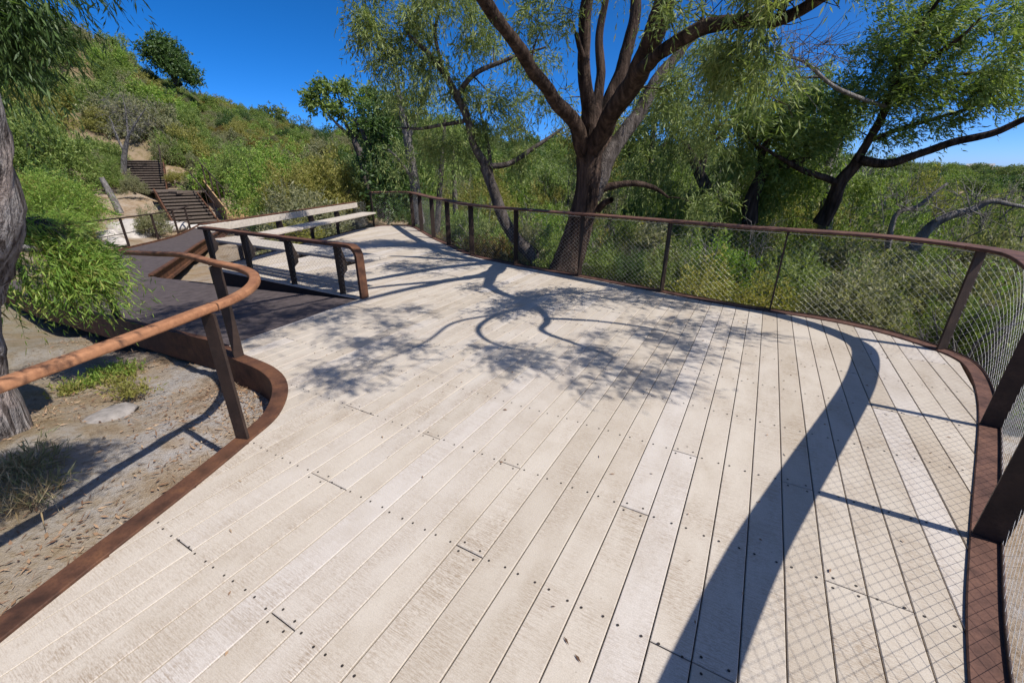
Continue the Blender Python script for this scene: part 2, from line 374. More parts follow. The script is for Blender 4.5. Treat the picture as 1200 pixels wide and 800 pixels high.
# ------------------------------------------------------------------ deck
RIGHT = [(.22,-4),(.3,-1.6),(.62,-.5),(1.15,.25),(1.734,.924),(2.31,1.494),(3.319,2.45),(3.80,2.95),(4.13,3.36),(4.245,3.62),(4.235,3.9),(4.128,4.258),(3.886,4.639),(3.551,4.93),
 (3.242,5.12),(2.8,5.44),(2.189,6.004),(1.145,6.957),(.11,7.834),(-.768,8.78),(-1.405,10.0),(-1.933,11.05),(-2.479,12.3),(-2.93,13.3),(-3.12,13.55),(-3.5,13.68),(-4.0,13.60),(-4.238,13.42)]
LEFT = [(-2.9,3.84),(-2.624,3.63),(-2.198,3.351),(-1.94,3.055),(-1.80,2.667),(-1.82,2.352),(-1.889,1.879),(-2.024,1.15),(-2.15,.2),(-2.25,-1.5),(-2.3,-4)]
RD = Vector((-.866, .5, 0)); RV = Vector((.5, .866, 0))               # along the ramp, and across it towards the deck
B1 = Vector((-2.01, 5.61, 0)); B1L = 3.86                            # first bench line starts here
B2 = B1+RD*B1L; B2E = Vector((-4.50, 12.75, 0)); B2D = (B2E-B2).normalized(); B2L = (B2E-B2).length
RS = catmull(RIGHT, .06); LS = catmull(LEFT, .05)
outline = [tuple(p) for p in RS]+[(B2E.x, B2E.y), (B2.x, B2.y), (B1.x, B1.y), (-2.86, 3.985)]+[tuple(p) for p in LS]

deck = empty('deck'); tag(deck, kind='structure')
def inset(path, d):
    P = np.array(path); T = np.gradient(P, axis=0); T /= np.linalg.norm(T, axis=1)[:, None]
    return P+np.stack([-T[:, 1], T[:, 0]], 1)*d
RI = inset(RS, .112); LI = inset(LS, .112)                            # plank ends stop against the steel edge
inner = [tuple(p) for p in RI]+[(B2E.x+.02, B2E.y-.02), (B2.x+.01, B2.y), (B1.x, B1.y), (-2.86, 3.985)]+[tuple(p) for p in LI]
JOINTS = {-6: [1.18], -13: [1.18], -16: [1.87], -11: [1.87], -7: [1.87], -2: [1.87], -1: [2.45], 3: [2.45], 4: [1.87], 1: [1.18], -9: [.55]}
JS, J0 = .635, .55
def build_planks():
    base = bmesh.new()
    vs = [base.verts.new((x, y, 0)) for x, y in inner]; base.faces.new(vs)
    bmesh.ops.triangulate(base, faces=base.faces[:])
    bd = Vector((*BD, 0)); bn = Vector((*BN, 0))
    rr = random.Random(3)
    smin, smax = -6, 16
    for i in range(-100, 40):
        c = i*.15
        row = base.copy()
        bmesh.ops.bisect_plane(row, geom=row.verts[:]+row.edges[:]+row.faces[:], plane_co=bn*(c+.0727), plane_no=bn, clear_outer=True)
        if row.faces: bmesh.ops.bisect_plane(row, geom=row.verts[:]+row.edges[:]+row.faces[:], plane_co=bn*(c-.0727), plane_no=bn, clear_inner=True)
        if not row.faces: row.free(); continue
        js = set(round((s-J0)/JS) for s in JOINTS.get(i, []))
        k0 = min(js) if js else rr.randint(-2, 7)
        k = k0
        while k < 26: k += rr.choice([6, 7, 8]); js.add(k)
        k = k0
        while k > -14: k -= rr.choice([6, 7, 8]); js.add(k)
        if not JOINTS.get(i): js.add(k0)
        cuts = [-20]+sorted(J0+JS*q for q in js)+[30]
        for a, b2 in zip(cuts[:-1], cuts[1:]):
            p = row.copy()
            for co, no in ((bd*(b2-.0022), bd), (bd*(a+.0022), -bd)):
                if p.faces: bmesh.ops.bisect_plane(p, geom=p.verts[:]+p.edges[:]+p.faces[:], plane_co=co, plane_no=no, clear_outer=True)
            if not p.faces: p.free(); continue
            # islands
            todo = set(p.faces)
            while todo:
                st = [todo.pop()]; isl = set(st)
                while st:
                    f = st.pop()
                    for e in f.edges:
                        for f2 in e.link_faces:
                            if f2 in todo: todo.discard(f2); isl.add(f2); st.append(f2)
                area = sum(f.calc_area() for f in isl)
                if area < .002: continue
                q = bmesh.new(); mp = {}
                for f in isl:
                    for v in f.verts:
                        if v not in mp: mp[v] = q.verts.new(v.co)
                    q.faces.new([mp[v] for v in f.verts])
                if len(q.faces) > 1: bmesh.ops.dissolve_faces(q, faces=q.faces[:], use_verts=True)
                dz = rr.uniform(-.0012, .0012); pv = []; pf = []
                for f in q.faces:
                    pts = [Vector((v.co.x, v.co.y, 0)) for v in f.verts]
                    ar = sum(p1.x*p2.y-p2.x*p1.y for p1, p2 in zip(pts, pts[1:]+pts[:1]))
                    if ar < 0: pts.reverse()
                    # drop doubled points
                    pts = [p1 for p1, p2 in zip(pts, pts[1:]+pts[:1]) if (p1-p2).length > 1e-4]
                    n = len(pts); ins = []
                    if n < 3: continue
                    for k2 in range(n):
                        e1 = (pts[k2]-pts[k2-1]).normalized(); e2 = (pts[(k2+1) % n]-pts[k2]).normalized()
                        n1 = Vector((-e1.y, e1.x, 0)); n2 = Vector((-e2.y, e2.x, 0)); mt_ = n1+n2
                        if mt_.length < .3: mt_ = n1
                        mt_.normalize(); ins.append(pts[k2]+mt_*min(.0032/max(mt_.dot(n1), .4), .006))
                    b0 = len(pv)
                    for ring, zz in ((ins, dz), (pts, dz-.003), (pts, -.034)): pv += [(p1.x, p1.y, zz) for p1 in ring]
                    pf.append(tuple(b0+k2 for k2 in range(n))); pf.append(tuple(b0+2*n+k2 for k2 in reversed(range(n))))
                    for r_ in (0, 1):
                        for k2 in range(n): pf.append((b0+r_*n+k2, b0+(r_+1)*n+k2, b0+(r_+1)*n+(k2+1) % n, b0+r_*n+(k2+1) % n))
                q.free()
                if not pv: continue
                cx = Vector((sum(v[0] for v in pv)/len(pv), sum(v[1] for v in pv)/len(pv), 0))
                me = bpy.data.meshes.new('plank'); me.from_pydata([(v[0]-cx.x, v[1]-cx.y, v[2]) for v in pv], [], pf); me.update()
                o = link('plank', me, M['deck'], deck); o.location = cx
            p.free()
        row.free()
    base.free()
build_planks()

def in_poly(x, y, poly):
    P = np.array(poly); x1, y1 = P[:, 0], P[:, 1]; x2, y2 = np.roll(x1, -1), np.roll(y1, -1)
    c = ((y1 > y) != (y2 > y)) & (x < (x2-x1)*(y-y1)/(y2-y1+1e-12)+x1)
    return bool(c.sum() % 2)
def build_screws():
    mb = MB(); rr = random.Random(5); r = .0056
    cuts = {i: set(round((s-J0)/JS) for s in js) for i, js in JOINTS.items()}
    for i in range(-75, 36):
        for k in range(-3, 22):
            for sgn in (-1, 1):
                dd = (0,) if k not in cuts.get(i, ()) else (-.028, .028)
                for ds in dd:
                    c = i*.15+sgn*.043+rr.uniform(-.004, .004); s = J0+JS*k+ds+rr.uniform(-.006, .006)+(.03 if not cuts.get(i) or k not in cuts[i] else 0)*0
                    x = BN[0]*c+BD[0]*s; y = BN[1]*c+BD[1]*s
                    if x*x+y*y > 100 or not in_poly(x, y, inner): continue
                    if not (in_poly(x+.02, y, inner) and in_poly(x-.02, y, inner)): continue
                    V = [(x+r*math.cos(a*math.pi/4), y+r*math.sin(a*math.pi/4), .0022) for a in range(8)]+[(x, y, .0016)]
                    mb.add(V, [(a, (a+1) % 8, 8) for a in range(8)])
    o = mb.build('screw_heads', M['screw'], deck); o['kind'] = 'stuff'
build_screws()

# joists under the planks (seen only as dark between the gaps)
mb = MB()
for k in range(-3, 21):
    s = J0+JS*k
    pts = [c for c in np.arange(-11, 5, .05) if in_poly(BN[0]*c+BD[0]*s, BN[1]*c+BD[1]*s, inner)]
    if not pts: continue
    runs = np.split(np.array(pts), np.where(np.diff(pts) > .08)[0]+1)
    for rn in runs:
        a, b2 = rn[0]+.05, rn[-1]-.05
        if b2-a < .3: continue
        m_ = (a+b2)/2
        mb.box((BN[0]*m_+BD[0]*s, BN[1]*m_+BD[1]*s, -.105), (b2-a, .05, .13), (*BN, 0), (*BD, 0))
mb.build('joists', M['fascia'], deck)['kind'] = 'stuff'

def edge_steel(path, name, depth, mat):
    P3 = np.c_[path, np.zeros(len(path))]
    prof = [(.115, -.045), (.115, .010), (.111, .014), (.004, .014), (0, .010), (0, -depth), (.012, -depth), (.012, -.045)]
    V, F = sweep(prof, P3)
    return mesh_obj(name, V, F, mat, deck)
edge_steel(RS, 'edge_plate', .30, M['rust_red'])
edge_steel(LS, 'edge_plate', .27, M['rust'])
# fascia below the bench lines
mb = MB(); mb.box(B1+RD*(B1L/2)+Vector((0, 0, -.17))-RV*.03, (B1L, .03, .33), RD, RV); mb.build('fascia', M['fascia'], deck)
mb = MB(); mb.box(B1+RD*(B1L/2)-RV*.03+Vector((0, 0, .004)), (B1L, .05, .02), RD, RV); mb.build('edge_trim', M['timber'], deck)
L2 = Vector((-B2D.y, B2D.x, 0))
mb = MB(); mb.box(B2+B2D*(B2L/2)+Vector((0, 0, -.14))+L2*.03, (B2L, .03, .30), B2D, L2); mb.build('fascia', M['rust'], deck)

# ------------------------------------------------------------------ ramp and the path below it
SLOPE = -1/14.
R0 = Vector((-2.86, 3.985, 0)); RW = 1.86; RL = 8.4
def ramp_pt(u, v, dz=0): p = R0+RD*u+RV*v; p.z = SLOPE*u+dz if u < 6.2 else SLOPE*6.2+dz; return p
ramp_o = empty('ramp'); tag(ramp_o, kind='structure')
mb = MB(); us = [.004, 1.2, 2.4, 3.6, 4.8, 6.2, 7.4, RL]
for a, b2 in zip(us[:-1], us[1:]):
    q = [ramp_pt(a+.006, .0, -.003), ramp_pt(b2-.006, .0, -.003), ramp_pt(b2-.006, RW-.035, -.003), ramp_pt(a+.006, RW-.035, -.003)]
    V = q+[p-Vector((0, 0, .05)) for p in q]
    p_ = MB().add(V, [(0, 3, 2, 1), (4, 5, 6, 7), (0, 1, 5, 4), (1, 2, 6, 5), (2, 3, 7, 6), (3, 0, 4, 7)]).build('panel', M['ramp'], ramp_o)
RLP = [ramp_pt(u, -.06) for u in np.arange(.15, RL, .3)]
V, F = sweep([(.0, -.30), (.0, .03), (-.06, .03), (-.06, -.05)], [tuple(p) for p in RLP]); mesh_obj('edge_plate', V, F, M['rust'], ramp_o)
# lower path that turns off towards the stairs
PR = catmull([(-7.55,8.72,-.45),(-9.0,11.5,-.60),(-10.4,14.2,-.72),(-11.8,17.2,-.80),(-12.9,19.8,-.82)], .5)
PL = catmull([(-9.6,8.8,-.45),(-11.4,11.6,-.62),(-12.3,14.0,-.74),(-13.0,16.9,-.80),(-14.6,20.6,-.82)], .5)
nP = 26; PR = resample(PR, np.linalg.norm(np.diff(PR, axis=0), axis=1).sum()/nP); PL = resample(PL, np.linalg.norm(np.diff(PL, axis=0), axis=1).sum()/nP)
n_ = min(len(PR), len(PL)); V = []; F = []
for i in range(n_): V += [PL[i], PR[i], PL[i]-(0, 0, .06), PR[i]-(0, 0, .06)]
for i in range(n_-1):
    a = 4*i; F += [(a, a+1, a+5, a+4), (a+2, a+6, a+7, a+3), (a, a+4, a+6, a+2), (a+1, a+3, a+7, a+5)]
path_o = empty('path'); tag(path_o, kind='structure'); mesh_obj('surface', V, F, M['ramp'], path_o)
V, F = sweep([(0, -.28), (0, .06), (-.09, .06), (-.09, .03), (-.02, .03), (-.02, -.22), (-.09, -.22), (-.09, -.28)], PR); mesh_obj('edge_beam', V, F, M['rust'], path_o)
V, F = sweep([(0, -.28), (0, .05), (.06, .05), (.06, -.28)], PL); mesh_obj('edge_beam', V, F, M['rust'], path_o)

# ------------------------------------------------------------------ rails and fences
def arc(path):
    P = np.array(path); d = np.r_[0, np.cumsum(np.linalg.norm(np.diff(P[:, :2], axis=0), axis=1))]; return P, d
def on_path(P, d, s):
    p = np.array([np.interp(s, d, P[:, k]) for k in range(P.shape[1])])
    q = np.array([np.interp(min(s+.05, d[-1]), d, P[:, k])-np.interp(max(s-.05, 0), d, P[:, k]) for k in range(2)]); q /= np.linalg.norm(q)
    return p, q
def wire_net(name, parent, path, z0, z1, cw=.078, chh=.062, r=.00085, zslope=None):
    """diamond cable net hung along a path; each diagonal is a round wire"""
    P, d = arc(path); ratio = cw/chh; hgt = z1-z0; span = hgt*ratio; parts = []
    nseg = 9
    for sg in (-1, 1):
        for s0 in np.arange(-span, d[-1]+span, cw):
            t = np.linspace(0, 1, nseg+1); ss = s0+sg*span*t*1.0+(0 if sg > 0 else span)
            ok = (ss >= 0) & (ss <= d[-1])
            if ok.sum() < 2: continue
            ss = ss[ok]; tt = t[ok]
            xy = np.stack([np.interp(ss, d, P[:, k]) for k in range(P.shape[1])], 1)
            zz = z0+hgt*tt+(xy[:, 2] if P.shape[1] > 2 else 0)
            pts = np.c_[xy[:, :2], zz]
            parts.append(tube_np(pts, np.full(len(pts), r), 3))
    V, F = join_np(parts)
    return link(name, np_mesh(name, V, F), M['wire'], parent)
def cable(name, parent, path, z, r=.006, mat=None, sides=6):
    P = np.array(path); pts = np.c_[P[:, :2], (P[:, 2] if P.shape[1] > 2 else 0)+np.full(len(P), z)]
    V, F = tube_np(pts, np.full(len(pts), r), sides); return link(name, np_mesh(name, V, F), mat or M['wire'], parent, True)

fence = empty('mesh_fence', (0, 0, 0))
tag(fence, 'rusty flat topped railing with diamond wire mesh curving along right edge of deck', 'fence')
FC = inset(RS, .055); FP, FD = arc(FC)
posts_px = [(1.30,.42),(2.28,1.50),(3.29,2.46),(4.19,3.82),(3.24,5.1),(2.189,6.004),(1.145,6.957),(.11,7.834),(-.768,8.78),(-1.405,10.0),(-1.933,11.05),(-2.479,12.3),(-2.95,13.3),(-4.2,13.42)]
for px, py in posts_px:
    s = FD[np.argmin((FP[:, 0]-px)**2+(FP[:, 1]-py)**2)]
    p, t = on_path(FP, FD, s)
    MB().box((p[0], p[1], .493), (.018, .108, .962), (t[0], t[1], 0), (-t[1], t[0], 0), ch=.003).build('post', M['steel_warm'], fence)
V, F = sweep(rrect(.20, .030, .010, 3, .972), np.c_[FC, np.zeros(len(FC))]); mesh_obj('handrail', V, F, M['rust_red'], fence)
for s in np.arange(1.1, FD[-1], 2.75):
    p, t = on_path(FP, FD, s); MB().box((p[0], p[1], .987), (.006, .2035, .0335), (t[0], t[1], 0), (-t[1], t[0], 0)).build('rail_joint', M['rust'], fence)
NETP = inset(RS, .012)
wire_net('wire_mesh', fence, NETP, .016, .958)
cable('bottom_cable', fence, NETP, .024, .006, M['steel_warm']); cable('top_cable', fence, NETP, .94, .004)

# left rail: a smaller rounded bar following the bay, then the ramp
hr = empty('handrail', (0, 0, 0)); tag(hr, 'rust brown bent handrail on dark plate posts at left edge of deck', 'handrail')
LC = inset(LS, .056)
rp = [np.array((p[0], p[1], .0)) for p in LC[::-1]]
tail = [np.array(ramp_pt(u, -.03)) for u in (.35, 1.0, 1.8, 2.6, 3.6, 4.8, 6.2, 8.3)]
railpts = catmull([rp[i] for i in range(0, len(rp)-8, 5)]+tail, .05)
V, F = sweep(rrect(.072, .044, .014, 3, .874), railpts); mesh_obj('rail', V, F, M['rust_orange'], hr, True)
RP3, RD3 = arc(railpts)
for px, py in ((-1.79, 2.37), (-2.62, 3.60), (-5.2, 5.08), (-6.6, 5.9), (-8.2, 6.9), (-1.98, .85), (-2.18, -.7)):
    s = RD3[np.argmin((RP3[:, 0]-px)**2+(RP3[:, 1]-py)**2)]; p, t = on_path(RP3, RD3, s)
    MB().box((p[0], p[1], p[2]+.44), (.02, .085, .862), (t[0], t[1], 0), (-t[1], t[0], 0), ch=.003).build('post', M['steel_warm'], hr)

for px, py in ((-1.79, 2.40), (-2.62, 3.62), (-1.93, 1.3)):
    s = RD3[np.argmin((RP3[:, 0]-px)**2+(RP3[:, 1]-py)**2)]; p, t = on_path(RP3, RD3, s)
    MB().box((p[0], p[1], p[2]+.896), (.007, .0765, .0475), (t[0], t[1], 0), (-t[1], t[0], 0), ch=.006).build('rail_joint', M['rust'], hr)
def rail_fence(label, path, hgt, spacing, mid=(), mat='steel_warm', w=.05, start=.1):
    o = empty('railing', tuple(path[0])); tag(o, label, 'railing'); loc = np.array(path[0])
    P = catmull(path, .25)-loc; Pp, D = arc(P)
    V, F = sweep(rrect(w, .04, .012, 2, hgt-.04), P); mesh_obj('top_rail', V, F, M[mat], o)
    for m_ in mid:
        V, F = sweep(rrect(.022, .022, .008, 2, m_), P); mesh_obj('mid_rail', V, F, M[mat], o)
    for s in np.arange(start, D[-1], spacing):
        p, t = on_path(Pp, D, s)
        MB().box((p[0], p[1], p[2]+hgt/2-.09), (.022, .07, hgt+.1), (t[0], t[1], 0), (-t[1], t[0], 0)).build('post', M[mat], o)
    return o
rail_fence('thin brown railing along the left side of the lower path', [p+np.array((-.05, 0, .0)) for p in PL[::4]], .95, 1.75, (.45,), start=.5)

# ------------------------------------------------------------------ benches
def bench_frame(poly_top, seat_v, seat_z): pass
def make_bench(name, label, O, D, Vv, L, post_us, top, seat, back, net, corner):
    o = empty(name, tuple(O)); tag(o, label, 'bench')
    D = Vector(D); Vv = Vector(Vv); Z = Vector((0, 0, 1))
    # plate posts with a shoulder carrying the seat arm
    poly = [(-.045, 0), (.035, 0), (.045, .27), (.12, .33), (.12, .385), (.46, .395), (.46, .425), (.13, .43), (.05, top-.02), (-.045, top-.02)]
    for u in post_us:
        p = MB().plate(poly, D*u, Vv, Z, D, .022).build('post', M['steel'], o)
        MB().box(D*u+D*.05+Vv*.30+Z*.405, (.05, .38, .04), D, Vv).build('seat_bearer', M['timber'], p)
    return o
Z = Vector((0, 0, 1))
b1 = make_bench('bench', 'bench with dark steel back rail bent down to the deck beside the ramp', B1, RD, RV, B1L, (.42, 1.50, 2.62, 3.72), .71, None, None, True, True)
# bent flat bar: down to the deck at the near end, along the top to the far corner
pts = [(0.0, 0.0), (0.0, .50)]+[(.14-.14*math.cos(a), .55+.14*math.sin(a)) for a in np.linspace(.15, math.pi/2, 7)]+[(1.2, .69), (2.4, .69), (B1L, .69)]
V = []; F = []
P2 = np.array(pts); T2 = np.gradient(P2, axis=0); T2 /= np.linalg.norm(T2, axis=1)[:, None]
for (a, z), (ta, tz) in zip(P2, T2):
    n_a, n_z = tz, -ta
    for v, k in ((-.06, -.02), (.06, -.02), (.06, .02), (-.06, .02)):
        V.append(RD*(a+n_a*k)+Vector((0, 0, z+n_z*k+.012))+RV*v)
for i in range(len(P2)-1):
    for j in range(4): F.append((4*i+j, 4*i+(j+1) % 4, 4*i+4+(j+1) % 4, 4*i+4+j))
F += [(3, 2, 1, 0), tuple(4*(len(P2)-1)+j for j in range(4))]
mesh_obj('back_rail', V, F, M['rust'], b1)
for k, v in enumerate((.19, .335, .48)):
    MB().box(RD*(B1L/2-.02+.10)+RV*(v+.03)+Z*.462, (B1L-.02, .136, .045), RD, RV, ch=.006).build('seat_slat', M['timber'], b1)
wire_net('wire_mesh', b1, [tuple(RD*u)[:2] for u in np.linspace(.03, B1L, 20)], .02, .69)
b2 = make_bench('bench', 'long bench with pale plank backrest along far left edge of deck', B2, B2D, -L2, B2L, (.75, 1.95, 3.1, 4.25), .76, None, None, True, True)
V2 = -L2
MB().box(B2D*(B2L/2)+Z*.752, (B2L, .10, .022), B2D, V2, ch=.004).build('back_rail', M['rust'], b2)
MB().box(B2D*(B2L/2)+V2*.075+Z*.672, (B2L-.02, .04, .13), B2D, V2, (0, 0, 1), ch=.006).build('backrest_plank', M['timber'], b2)
for k, v in enumerate((.21, .355, .50)):
    MB().box(B2D*(B2L/2+.18)+V2*(v+.03)+Z*.458, (B2L-.25, .136, .045), B2D, V2, ch=.006).build('seat_slat', M['timber'], b2)
wire_net('wire_mesh', b2, [tuple(B2D*u+L2*.03)[:2] for u in np.linspace(.03, B2L+.75, 20)], .02, .74)

# ------------------------------------------------------------------ stairs
def stairs(label, bot, top, width, n, wall_side=1, rails=True):
    bot = Vector(bot); top = Vector(top); o = empty('timber_stairs', bot); tag(o, label, 'stairs')
    d = top-bot; run = Vector((d.x, d.y, 0)); L = run.length; D = run.normalized(); S = Vector((-D.y, D.x, 0)); rise = d.z/n; going = L/n
    for i in range(n):
        MB().box(D*(going*(i+.5))+Z*(rise*(i+1)-.03), (going+.04, width, .06), D, S).build('tread', M['timber_grey'], o)
        MB().box(D*(going*i+.05)+Z*(rise*(i+.5)-.03), (.03, width-.02, rise-.03), D, S).build('riser', M['fascia'], o)
    for sg in (-1, 1):
        off = S*(sg*(width/2+.05))
        if sg > 0 : hr_ = False
        else: hr_ = True
        poly = [(0, -.25), (L, d.z-.35), (L, d.z+.12), (0, .10)]
        MB().plate(poly, off, D, Z, S, .06).build('stringer', M['rust'], o)
        if not hr_: continue
        q = MB(); q.plate([(0, .9), (L, d.z+.9), (L, d.z+.95), (0, .95)], off, D, Z, S, .05); q.build('handrail', M['steel_warm'], o)
        for k in range(4):
            u = L*(k+.15)/3.3
            MB().box(off+D*u+Z*(u/L*d.z+.45), (.045, .025, .9), D, S).build('post', M['steel_warm'], o)
    return o
stairs('lower flight of dark timber stairs with pale nosings rising from lower path', (-14.9, 20.8, -.80), (-18.2, 24.4, .52), 1.65, 10)
stairs('upper flight of timber stairs half hidden by shrubs on hillside', (-20.9, 25.8, .52), (-23.2, 29.2, 2.1), 1.85, 12)
lp = MB(); lp.box((-19.1, 25.3, .46), (4.4, 2.0, .10), (-.92, .39, 0), (.39, .92, 0)); o = lp.build('stair_landing', M['timber_grey']); tag(o, kind='structure')
# tan retaining panels right of the lower flight
rw = empty('retaining_wall', (-14.5, 21.2, -.82)); tag(rw, 'tan sheet retaining wall sloping beside the lower stairs', 'wall')
dW = Vector((-3.3, 3.8, 0)).normalized(); sW = Vector((dW.y, -dW.x, 0))
for k in range(4):
    u0, u1 = k*1.35, k*1.35+1.33
    f = lambda u: .62+u*.235
    MB().plate([(u0, -.3), (u1, -.3+u1*.2), (u1, f(u1)), (u0, f(u0))], sW*.75, dW, Z, sW, .05).build('panel', M['tan_wall'], rw)
MB().plate([(0, -.3), (1.9, -.3), (1.9, .45), (0, .62)], sW*.75, (sW*.95+dW*.3).normalized(), Z, dW, .05).build('panel', M['tan_wall'], rw)
rail_fence('short dark railing on tan retaining wall right of the stairs', [(-13.4, 21.9, -.15), (-12.2, 22.4, -.2), (-11.0, 23.0, -.2), (-9.8, 23.6, -.2)], .95, 1.3)
rail_fence('sloping railing along top of tan retaining wall', [(-13.9, 21.8, -.2), (-15.5, 23.6, .4), (-17.1, 25.3, 1.0)], .95, 1.4)
lp = MB(); lp.box((-14.6, 20.4, -.855), (3.6, 2.2, .08), (.85, .53, 0), (-.53, .85, 0)); o = lp.build('concrete_landing', M['concrete']); tag(o, kind='structure')

# ------------------------------------------------------------------ vegetation generators
def unit(a): return a/(np.linalg.norm(a, axis=-1, keepdims=True)+1e-9)
DOWN = np.array((0, 0, -1.))
def strands(rng, S, D, L, nl, ll, lw, droop=.8, hang=.7, spread=.6, tri=False, lvar=.35, wind=None):
    """leaves along drooping shoots: S starts (n,3), D directions, L lengths (n,)"""
    n = len(S); t = (np.arange(nl)[None, :]+rng.random((n, nl)))/nl
    Lx = L[:, None, None]; tt = t[:, :, None]
    pos = S[:, None, :]+D[:, None, :]*Lx*tt+DOWN*droop*Lx*tt**2
    dd = D[:, None, :]*.5+rng.normal(0, spread, (n, nl, 3))+DOWN*hang*(.5+tt)
    if wind is not None: dd = dd+np.array(wind)
    dd = unit(dd).reshape(-1, 3); pos = pos.reshape(-1, 3); m = len(pos)
    sd_ = unit(np.cross(dd, rng.normal(0, 1, (m, 3))))
    l = (ll*(1+lvar*rng.normal(0, 1, m)).clip(.35, 1.9))[:, None]; w = l/ll*lw
    if tri:
        V = np.stack([pos-sd_*w*.5, pos+sd_*w*.5, pos+dd*l], 1).reshape(-1, 3); return V, np.arange(3*m).reshape(-1, 3)
    V = np.stack([pos, pos+dd*l*.42+sd_*w*.5, pos+dd*l, pos+dd*l*.42-sd_*w*.5], 1).reshape(-1, 3)
    return V, np.arange(4*m).reshape(-1, 4)
def rand_ball(rng, n, power=.45):
    d = unit(rng.normal(0, 1, (n, 3))); return d*rng.random((n, 1))**power

def build_tree(name, label, limbs, blobs, bark, leaf, seed, nst=9, nl=13, slen=.42, ll=.10, lw=.013, droop=.9, hang=.8, spread=.5, crad=.22,
               cat='tree', group=None, rough=.10, sides=12, twig_r=.011, bare=0.0, wind=None, twig_sides=4, loc=None):
    """limbs: list of (points, radii), first is the trunk; blobs: (centre, radii, number of leaf clusters)"""
    rng = np.random.default_rng(seed)
    base = np.array(limbs[0][0][0], float) if loc is None else np.array(loc, float)
    o = empty(name, tuple(base)); tag(o, label, cat, group)
    nodes_p = []; nodes_r = []
    for k, lm in enumerate(limbs):
        pts, rad = lm[:2]; bk = lm[2] if len(lm) > 2 else bark
        pr = catmull(np.c_[np.array(pts, float), np.array(rad, float)], .07 if rad[0] > .06 else .12)
        # natural wobble
        if k: 
            for i in range(len(pr)): pr[i, :3] += .5*pr[i, 3]*np.array(mnoise.noise_vector(Vector(pr[i, :3])*2.1+Vector((seed, 0, 0))))
        sdn = sides if rad[0] > .06 else 7
        if rad[0] > .2: sdn = 28
        V, F = tube_np(pr[:, :3]-base, np.maximum(pr[:, 3], .004), sdn, rough if rad[0] > .03 else 0, seed)
        link('trunk' if k == 0 else 'limb', np_mesh('limb', V, F), M[bk], o, True)
        st = 2
        nodes_p += list(pr[::st, :3]); nodes_r += list(pr[::st, 3])
    C = []
    for c, r, n in blobs:
        C.append(np.array(c)+rand_ball(rng, n)*np.array(r))
    if C:
        C = np.vstack(C)
        NP = np.array(nodes_p); NR = np.array(nodes_r)
        d0 = np.array([np.min(((NP-c)**2).sum(1)) for c in C]); order = np.argsort(d0)
        parts = []; starts = []; dirs = []
        for ci in order:
            c = C[ci]; d2 = ((NP-c)**2).sum(1); k = int(np.argmin(d2+(NP[:, 2]-c[2]).clip(0, None)**2*.6)); p = NP[k]; dist = math.sqrt(d2[k])
            m = (p+c)/2+rng.normal(0, .09*dist, 3)+np.array((0, 0, .10*dist))
            q = catmull(np.array([p, m, c]), max(.10, dist/6))
            r0 = min(NR[k]*.7, twig_r*(1+1.1*dist)); rr = np.linspace(r0, twig_r*.35, len(q))
            parts.append(tube_np(q-base, rr, twig_sides))
            NP = np.vstack([NP, q[1:]]); NR = np.r_[NR, rr[1:]]
            if rng.random() < bare: 
                for _ in range(4):
                    e = c+rng.normal(0, crad*1.3, 3); parts.append(tube_np(np.array([q[-2], (q[-2]+e)/2+rng.normal(0, .04, 3), e])-base, np.array([.006, .004, .002]), 3))
                continue
            out = unit(c-p)
            S = c+rng.normal(0, crad*.6, (nst, 3)); D = unit(out*.5+rng.normal(0, .75, (nst, 3))+np.array((0, 0, .1)))
            starts.append(S); dirs.append(D)
        V, F = join_np(parts); link('branches', np_mesh('branches', V, F), M[bark], o, True)['kind'] = 'stuff'
        if starts:
            S = np.vstack(starts); D = np.vstack(dirs); L = slen*(.5+rng.random(len(S)))
            V, F = strands(rng, S, D, L, nl, ll, lw, droop, hang, spread, wind=wind)
            link('crown', np_mesh('crown', V-base, F), M[leaf], o)
    return o

def bush_arrays(seed, ncl, nst, nl, ll, lw, tri=False, up=.35, squash=1.0, droop=.3, hang=-.1, crad=.13, spread=.7):
    """a unit shrub, radius about 1, standing on z=0"""
    rng = np.random.default_rng(seed)
    d = unit(rng.normal(0, 1, (ncl, 3))); d[:, 2] = np.abs(d[:, 2])*1.1-.12
    lump = np.array([.76+.42*mnoise.noise(Vector(q)*1.9+Vector((seed*3.1, 0, 0)))+.16*mnoise.noise(Vector(q)*4.5+Vector((0, seed, 0))) for q in d])
    rad = lump*(rng.random(ncl)**.27)
    C = d*rad[:, None]; C[:, 2] = C[:, 2]*squash+.12
    S = (C[:, None, :]+rng.normal(0, crad, (ncl, nst, 3))).reshape(-1, 3)
    D = unit(np.repeat(d, nst, 0)*.8+rng.normal(0, .5, (ncl*nst, 3))+np.array((0, 0, up)))
    L = (.10+.12*rng.random(len(S)))
    return strands(rng, S, D, L, nl, ll, lw, droop, hang, spread, tri)
def bush_stems(seed, n=9, r=.018):
    rng = np.random.default_rng(seed+500); parts = []
    for k in range(n):
        d = unit(rng.normal(0, 1, 3)*np.array((1, 1, .3))+np.array((0, 0, .9))); e = d*(.6+.3*rng.random())
        m = e*.5+rng.normal(0, .07, 3); b = rng.normal(0, .06, 3)*np.array((1, 1, 0))
        q = catmull(np.array([b-(0, 0, .1), m, e]), .2); parts.append(tube_np(q, np.linspace(r, r*.3, len(q)), 4))
    return join_np(parts)
